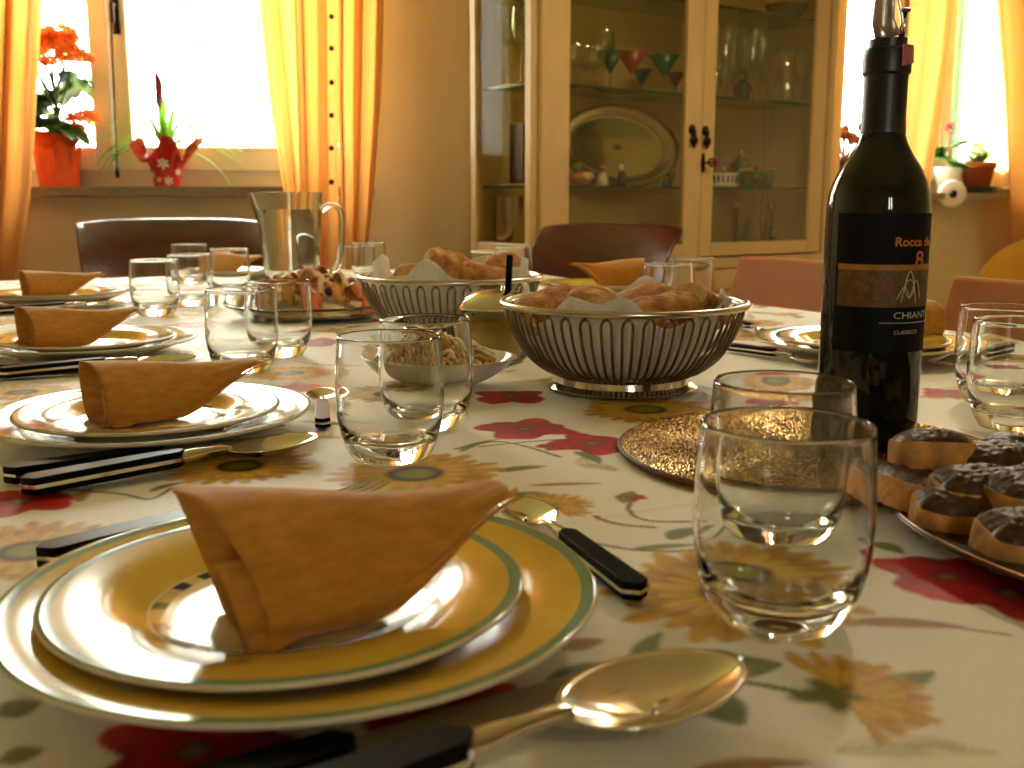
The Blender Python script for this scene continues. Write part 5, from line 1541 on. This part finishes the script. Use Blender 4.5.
def bread_proto(seed, L=.075, W=.055, Hh=.045):
    r_ = random.Random(seed); o_ = Vector((r_.random()*9, r_.random()*9, r_.random()*9))
    def f(d): return 1 + .16*mnoise.noise(d*1.6+o_) + .07*mnoise.noise(d*5+o_)
    V = MB()
    def shape(s, t):
        # a thick slice of loaf: crust all round, cut faces at both ends of x
        a = 2*PI*s; x = (t-.5)
        d = Vector((x, math.cos(a), math.sin(a))); k = 1+.10*mnoise.noise(Vector((math.cos(a), math.sin(a), x*2))*1.7+o_)+.03*mnoise.noise(Vector((math.cos(a)*4, math.sin(a)*4, x*9))+o_)
        bulge = (1-abs(2*x)**6*.18)
        return (L*x, W/2*math.cos(a)*k*bulge, Hh/2*math.sin(a)*k*bulge*(1 if math.sin(a) > 0 else .8))
    V.grid(shape, 32, 12, closed_u=True)
    o = V.build('bread_slice', M['crust'])
    for t, sg in ((0, -1), (1, 1)):
        ring = [shape(i/32, t) for i in range(32)]
        c = MB(); c.grid(lambda s, k: tuple(Vector((ring[int(s*32) % 32][0] + sg*.0025*(1-k*k) + .0012*mnoise.noise(Vector(ring[int(s*32) % 32])*(60*k)), ring[int(s*32) % 32][1]*max(k, .001), ring[int(s*32) % 32][2]*max(k, .001)))), 32, 6, closed_u=True)
        c.build('crumb', M['crumb'], o)
    return o
breads = []
def bread(p, rot, label, group, k, s=1.0):
    if k not in protos:
        o = protos[k] = bread_proto(k[1], *((.075, .06, .05), (.045, .085, .062), (.09, .055, .042))[k[1] % 3]); o.location = p; o.rotation_euler = rot; o.scale = (s, s, s); tag(o, label, 'bread', group)
    else:
        o = dup(protos[k], p, rot, label, group, s); o['category'] = 'bread'
    return o
B2 = T(622, 390); B2 = Vector((X(622, 1.035), 1.035, TZ+.0008)); B1 = Vector((X(451, 1.39), 1.39, TZ+.0008))
basket(B2, 'wire bread basket with round foot in the middle of the table', .3)
basket(B1, 'wire bread basket standing farther back, near the ham platter', 1.1)
liner(B2, R(62), 'white paper napkin lining the nearer bread basket', 3, .75); liner(B1, R(20), 'white paper napkin lining the farther bread basket', 5, 1.0)
def fill(Bc, spec, base, near):
    for i, (dx, dy, z, rx, ry, rz_, k, s, lab) in enumerate(spec):
        bread(Bc + Vector((dx, dy, z)), (R(rx), R(ry), R(rz_)), lab, base, ('b', k), s)
fill(B2, [(-.075, -.025, .077, 10, -12, 40, 0, .85, 'crusty bread piece at the jug side rim of the nearer basket'),
          (-.038, -.040, .074, -20, 15, -20, 1, .85, 'crusty bread piece in the nearer basket beside the lidded jar'),
          (-.020, .035, .078, 15, 10, 80, 2, .85, 'crusty bread piece at the back middle of the nearer basket'),
          (.030, -.048, .073, -25, -10, 15, 0, .9, 'crusty bread piece at the front middle of the nearer basket'),
          (.030, .030, .074, 20, 5, -50, 1, .8, 'crusty bread piece behind the front middle one in the nearer basket'),
          (.072, -.020, .079, -12, 24, 60, 2, .80, 'tall crusty bread piece at the bottle side of the nearer basket'),
          (.070, .040, .073, 10, 10, 120, 0, .75, 'crusty bread piece at the back, bottle side of the nearer basket'),
          (-.03, -.03, .045, 40, 0, 10, 1, .8, 'bread piece low inside the nearer basket, seen through the wires'),
          (.035, -.03, .043, -30, 20, 70, 2, .75, 'bread piece at the bottom of the nearer basket, seen through the wires'),
          (.0, .035, .042, 20, 20, 150, 0, .8, 'bread piece buried at the back of the nearer basket')], 'bread in the nearer basket', B2)
fill(B1, [(-.012, -.040, .086, 70, 10, 18, 1, .85, 'big upright bread roll standing highest in the farther basket'),
          (.02, .03, .082, 20, 30, 60, 2, .9, 'pale bread slice behind the big roll in the farther basket'),
          (.048, -.030, .076, 0, 15, -10, 0, .95, 'flat brown bread piece beside the big roll in the farther basket'),
          (.075, .035, .085, 30, -10, 40, 1, .8, 'bread piece at the chair side of the farther basket'),
          (-.055, .03, .076, 10, 10, 100, 0, .85, 'bread piece at the jug side of the farther basket'),
          (-.03, -.045, .058, -30, 0, 0, 2, .8, 'brown bread piece pressed against the wires under the big roll'),
          (.03, -.05, .050, 30, 0, 60, 0, .8, 'bread piece low in the farther basket, seen through the wires'),
          (.0, .03, .045, 10, 10, 20, 1, .8, 'bread piece buried at the bottom of the farther basket')], 'bread in the farther basket', B1)

# ------------------------------------------------------------------ lidded jar with a serving spoon
jc = Vector((X(496, 1.215), 1.215, TZ+.0008))
jr = thing('condiment_jar', 'small glass jar of yellow sauce with domed steel lid, between the two baskets', 'jar', jc)
MB().lathe(smooth_prof([(0, 0), (.030, 0), (.037, .004), (.040, .02), (.040, .045), (.038, .058), (.036, .0585), (.0372, .045), (.0372, .02), (.034, .008), (0, .007)], n=3), 48).build('jar_body', M['glass'], jr)
MB().lathe([(0, .0074), (.0335, .0084), (.0366, .02), (.0366, .046), (0, .047)], 40).build('sauce', basic('yellow_sauce', 'c9a23c', .45, 0, .15, 60), jr)
MB().lathe(smooth_prof([(.043, .0590), (.045, .0602), (.044, .063), (.036, .072), (.022, .079), (0, .0815)], n=4), 48).build('lid', M['steel'], jr, solid=.001)
sp = thing('sauce_spoon', 'upright black spoon handle sticking out of the lidded jar', 'spoon', jc + Vector((.006, .004, .0)))
MB().tube([(.002, 0, .016), (.002, 0, .085)], .0016, 8).ball((.002, 0, .018), (.010, .006, .006), 14, 8).build('spoon_stem', M['steel'], sp)
b = MB(); b.box((.004, 0, .100), (.0075, .0045, .042), tf=Matrix.Rotation(R(3), 4, 'Y')); b.build('handle', M['black'], sp, bevel=.0012)

# ------------------------------------------------------------------ bowl of salad
sc_ = Vector((X(437, 1.05), 1.05, TZ+.0008))
sb = thing('salad_bowl', 'white oval bowl on the cloth behind two water tumblers', 'bowl', sc_, R(-6))
so = MB().lathe(smooth_prof([(0, 0), (.035, 0), (.045, .003), (.066, .018), (.079, .035), (.082, .037), (.0805, .038), (.076, .035), (.062, .019), (.042, .006), (0, .005)], n=3), 64).build('bowl_body', M['porcelain'], sb)
so.scale = (1.0, .8, .74)
rs2 = random.Random(12)
b = MB()
for k in range(260):
    a = rs2.random()*6.28; r0 = .056*math.sqrt(rs2.random()); cx, cy = r0*math.cos(a), r0*math.sin(a)*.78
    h0 = .018+.022*(1-(r0/.06)**2)+rs2.uniform(-.004, .004); L = rs2.uniform(.012, .026); th_ = rs2.random()*6.28; cv = rs2.uniform(-1.5, 1.5)
    pts = []
    for j in range(6):
        q = j/5-.5; aa = th_+cv*q; pts.append((cx+L*q*math.cos(aa), cy+L*q*math.sin(aa)*.9, h0+.006*math.sin(PI*(q+.5))))
    b.tube(pts, rs2.uniform(.0012, .0022), 5, mi=rs2.choice((0, 0, 0, 1, 1, 2)))
sal = b.build('shredded_salad', [basic('salad_yellow', 'd2a83c', .45, 0, .2, 60), basic('salad_cream', 'e6d49a', .45, 0, .15, 60), basic('salad_orange', 'c4702a', .45, 0, .2, 60)])
sal.location = sc_ + Vector((0, 0, .0005)); sal.rotation_euler = (0, 0, R(-6)); tag(sal, 'heap of shredded yellow salad in the white oval bowl', 'salad', kind='stuff')

# ------------------------------------------------------------------ antipasto platter
ac_ = Vector((X(310, 1.66), 1.66, TZ+.0008))
pf = thing('glass_platter', 'round glass platter heaped with ham and nibbles beside the water jug', 'platter', ac_)
MB().lathe(smooth_prof([(0, 0), (.085, 0), (.10, .003), (.128, .018), (.138, .022), (.137, .025), (.127, .0225), (.098, .008), (0, .006)], n=3), 80).build('platter_dish', M['glass_thick'], pf)
rs3 = random.Random(21)
b = MB()
def mound(s, t):
    a = 2*PI*s; r = .105*t; return (r*math.cos(a), r*math.sin(a), .009+.040*(1-t**2.2)+.006*mnoise.noise(Vector((math.cos(a)*r*50, math.sin(a)*r*50, 1))))
b.grid(lambda s, t: mound(s, 1-.999*t), 64, 16, closed_u=True)
V_ = [mound(i/64, 1) for i in range(64)]
b.add(V_+[(x, y, .0085) for x, y, z in V_], [(i, 64+i, 64+(i+1) % 64, (i+1) % 64) for i in range(64)])
bed = b.build('cheese_bed', basic('cream_cheese_bed', 'e4cf9c', .5, 0, .12, 40, .4, 60, .004)); bed.location = ac_ + Vector((0, 0, .0002)); tag(bed, 'pale creamy bed of food filling the glass platter', 'food')
ham = [basic('ham_pink', 'd0743c', .4, 0, .25, 50), basic('ham_orange', 'd8923a', .4, 0, .25, 50), basic('ham_pale', 'e6c08a', .4, 0, .2, 50)]
def ham_mesh(sd):
    r_ = random.Random(sd); cv = r_.uniform(.6, 1.4); L = r_.uniform(.05, .07); W_ = r_.uniform(.010, .016)
    def fn(s, t):
        x = (s-.5)*L; y = (t-.5)*2*W_; return (x, y+.006*math.sin(3*s*PI+sd), .010*math.sin(PI*s)*cv + .005*math.sin(5*PI*s+sd)*1.0 + .004*math.sin(2*PI*t)-.010*abs(2*s-1)**2)
    return MB().grid(fn, 22, 8).build('ham_slice', ham[sd % 3], solid=.0016, offset=1)
for k in range(22):
    a = k*2.399+.4; r = .094*math.sqrt((k+.6)/22)
    if k < 6: o = protos[('h', k)] = ham_mesh(k)
    else: o = protos[('h', k % 6)].copy(); col.objects.link(o)
    z = .009+.040*(1-(r/.105)**2.2)+.010
    o.location = ac_ + Vector((r*math.cos(a), r*math.sin(a), z)); o.rotation_euler = (rs3.uniform(-.25, .25), .42*(r/.1), a+rs3.uniform(-.5, .5))
    tag(o, 'curled slice of pink cured ham on the glass platter', 'ham', 'ham slices on the platter')
olm = [basic('olive_green', '7a7a24', .3, 0, .2, 60), basic('olive_dark', '4a2a1c', .3, 0, .2, 60)]
for k in range(14):
    a = k*2.399+1.1; r = .1*math.sqrt((k+3)/18)
    if k < 2: o = protos[('o', k)] = MB().ball((0, 0, 0), (.0085, .007, .007), 16, 10).build('olive', olm[k])
    else: o = protos[('o', k % 2)].copy(); col.objects.link(o)
    z = .009+.040*(1-(r/.105)**2.2)+.0155
    o.location = ac_ + Vector((r*math.cos(a), r*math.sin(a), z)); o.rotation_euler = (0, .3, a)
    tag(o, 'green olive among the ham slices on the glass platter' if k % 2 == 0 else 'dark olive among the ham slices on the glass platter', 'olive', 'green olives on the platter' if k % 2 == 0 else 'dark olives on the platter')
# little pots by the jug
def shaker(px, D, nm, label, c, cap):
    t = thing(nm, label, 'shaker', (X(px, D), D, TZ+.0008))
    MB().lathe(smooth_prof([(0, 0), (.014, 0), (.017, .006), (.016, .025), (.011, .038), (0, .038)], n=2), 24).build('shaker_body', c, t)
    MB().lathe(smooth_prof([(.011, .038), (.0125, .042), (.011, .050), (0, .054)], n=2), 24).build('shaker_cap', cap, t)
shaker(284, 1.93, 'salt_shaker', 'small white shaker in front of the water jug', M['porcelain'], M['porcelain'])
shaker(308, 1.95, 'pepper_shaker', 'small pale brown topped shaker in front of the water jug', M['porcelain'], basic('tan_cap', 'b08a5a', .4, 0, .1, 40))
t = thing('garlic_bulb', 'white garlic bulb by the handle of the water jug', 'garlic', (X(331, 2.0), 2.0, TZ+.0008))
MB().ball((0, 0, .020), (.024, .024, .0195), 28, 12, fn=lambda d: 1+.05*math.cos(7*math.atan2(d.y, d.x))).build('bulb', M['white'], t)
MB().tube([(0, 0, .036), (.002, 0, .046), (.001, 0, .056)], [.007, .004, .003], 8).build('stalk', M['crumb'], t)

# ------------------------------------------------------------------ tray of liver crostini
tc_ = Vector((.414, .548, TZ+.0008)); TR = .200
tr_ = thing('crostini_tray', 'dark round tray of liver crostini beside the wine bottle', 'tray', tc_)
MB().lathe(smooth_prof([(0, 0), (.115, 0), (.125, .002), (.150, .006), (TR-.002, .011), (TR, .0125), (TR-.002, .0135), (.150, .0085), (.125, .0045), (0, .003)], n=3), 96).build('tray_dish', M['dark'], tr_)
MB().tube([(TR*math.cos(2*PI*k/96), TR*math.sin(2*PI*k/96), .0128) for k in range(96)], .0014, 6, True).build('gilt_rim', basic('copper_rim', '8a5a2a', .3, .9, .1, 40), tr_)
def crostino_proto(sd, L, W_):
    o_ = Vector((sd*3.1, sd*1.7, 0)); n_ = 72
    def out(a, k=1.0):
        c, s = math.cos(a), math.sin(a); q = 3.2; r = (abs(c)**q+abs(s)**q)**(-1/q)*(1+.05*mnoise.noise(Vector((c*1.5, s*1.5, 0))+o_))
        return (L/2*r*c*k, W_/2*r*s*k)
    def br(s, t):
        a = 2*PI*s; k = 1-.03*abs(2*t-1)**6; x, y = out(a, k); return (x, y, .016*t+.0006*mnoise.noise(Vector((x, y, t*.02))*180))
    b = MB().grid(br, n_, 8, closed_u=True)
    V = [br(i/n_, 0) for i in range(n_)]; b.add(V, [tuple(range(n_))[::-1]])
    V = [br(i/n_, 1) for i in range(n_)]; b.add(V, [tuple(range(n_))])
    o = b.build('crostino', M['toast'], auto=50)
    def top(s, t):
        a = 2*PI*s; k = max(1-t, .001); x, y = out(a, k*.97)
        z = .0148+.0085*(1-k**3.5)+.0016*mnoise.noise(Vector((x, y, sd))*110)*(1 if k < .95 else .2)+.0012*mnoise.noise(Vector((x, y, sd))*320)
        return (x, y, z)
    MB().grid(top, n_, 14, closed_u=True).build('liver_spread', M['pate'], o)
    return o
M['toast'] = basic('toasted_bread', 'c48a48', .8, 0, .45, 55, .8, 130, .003)
CP = [(899, 488, .011, (14, 4, 98), 0, 1.0, 'long crostino lying along the tray edge nearest the front tumblers'),
      (932, 452, .030, (-10, 4, 8), 1, 1.05, 'crostino heaped highest, against the foot of the wine bottle'),
      (941, 474, .014, (8, 0, 4), 1, 1.0, 'crostino just below the highest one'),
      (976, 490, .019, (10, 0, 10), 2, 1.0, 'crostino in the middle of the tray with pale bread end showing'),
      (960, 511, .010, (12, 2, -6), 2, 1.0, 'crostino at the front rim of the tray showing its long toasted side'),
      (1026, 537, .009, (14, 0, 14), 2, 1.05, 'crostino at the picture edge, frontmost on the tray'),
      (1000, 469, .020, (4, 0, 6), 2, 1.1, 'crostino behind the middle one, under the glasses'),
      (1016, 455, .014, (-4, 3, -10), 1, 1.0, 'crostino at the back of the tray below the two tumblers'),
      (1030, 496, .020, (6, -4, 24), 1, 1.1, 'crostino at the picture edge in the middle row of the tray'),
      (1056, 478, .020, (0, 0, 40), 2, 1.0, 'crostino beyond the picture edge in the middle of the tray'),
      (1076, 452, .012, (0, 0, 70), 1, 1.0, 'crostino beyond the picture edge at the far side of the tray'),
      (1100, 530, .010, (0, 0, 10), 1, 1.0, 'crostino beyond the picture edge at the front of the tray')]
for px, py, h, rot, k, s, lab in CP:
    p = T(px, py, h+.010); p.z = TZ + h
    key = ('c', k)
    if key not in protos: o = protos[key] = crostino_proto(k+1, (.066, .047, .052)[k], (.034, .034, .035)[k]); o.location = p; o.rotation_euler = tuple(R(x) for x in rot); tag(o, lab, 'crostino', 'liver crostini')
    else: o = dup(protos[key], p, tuple(R(x) for x in rot), lab, 'liver crostini', s)
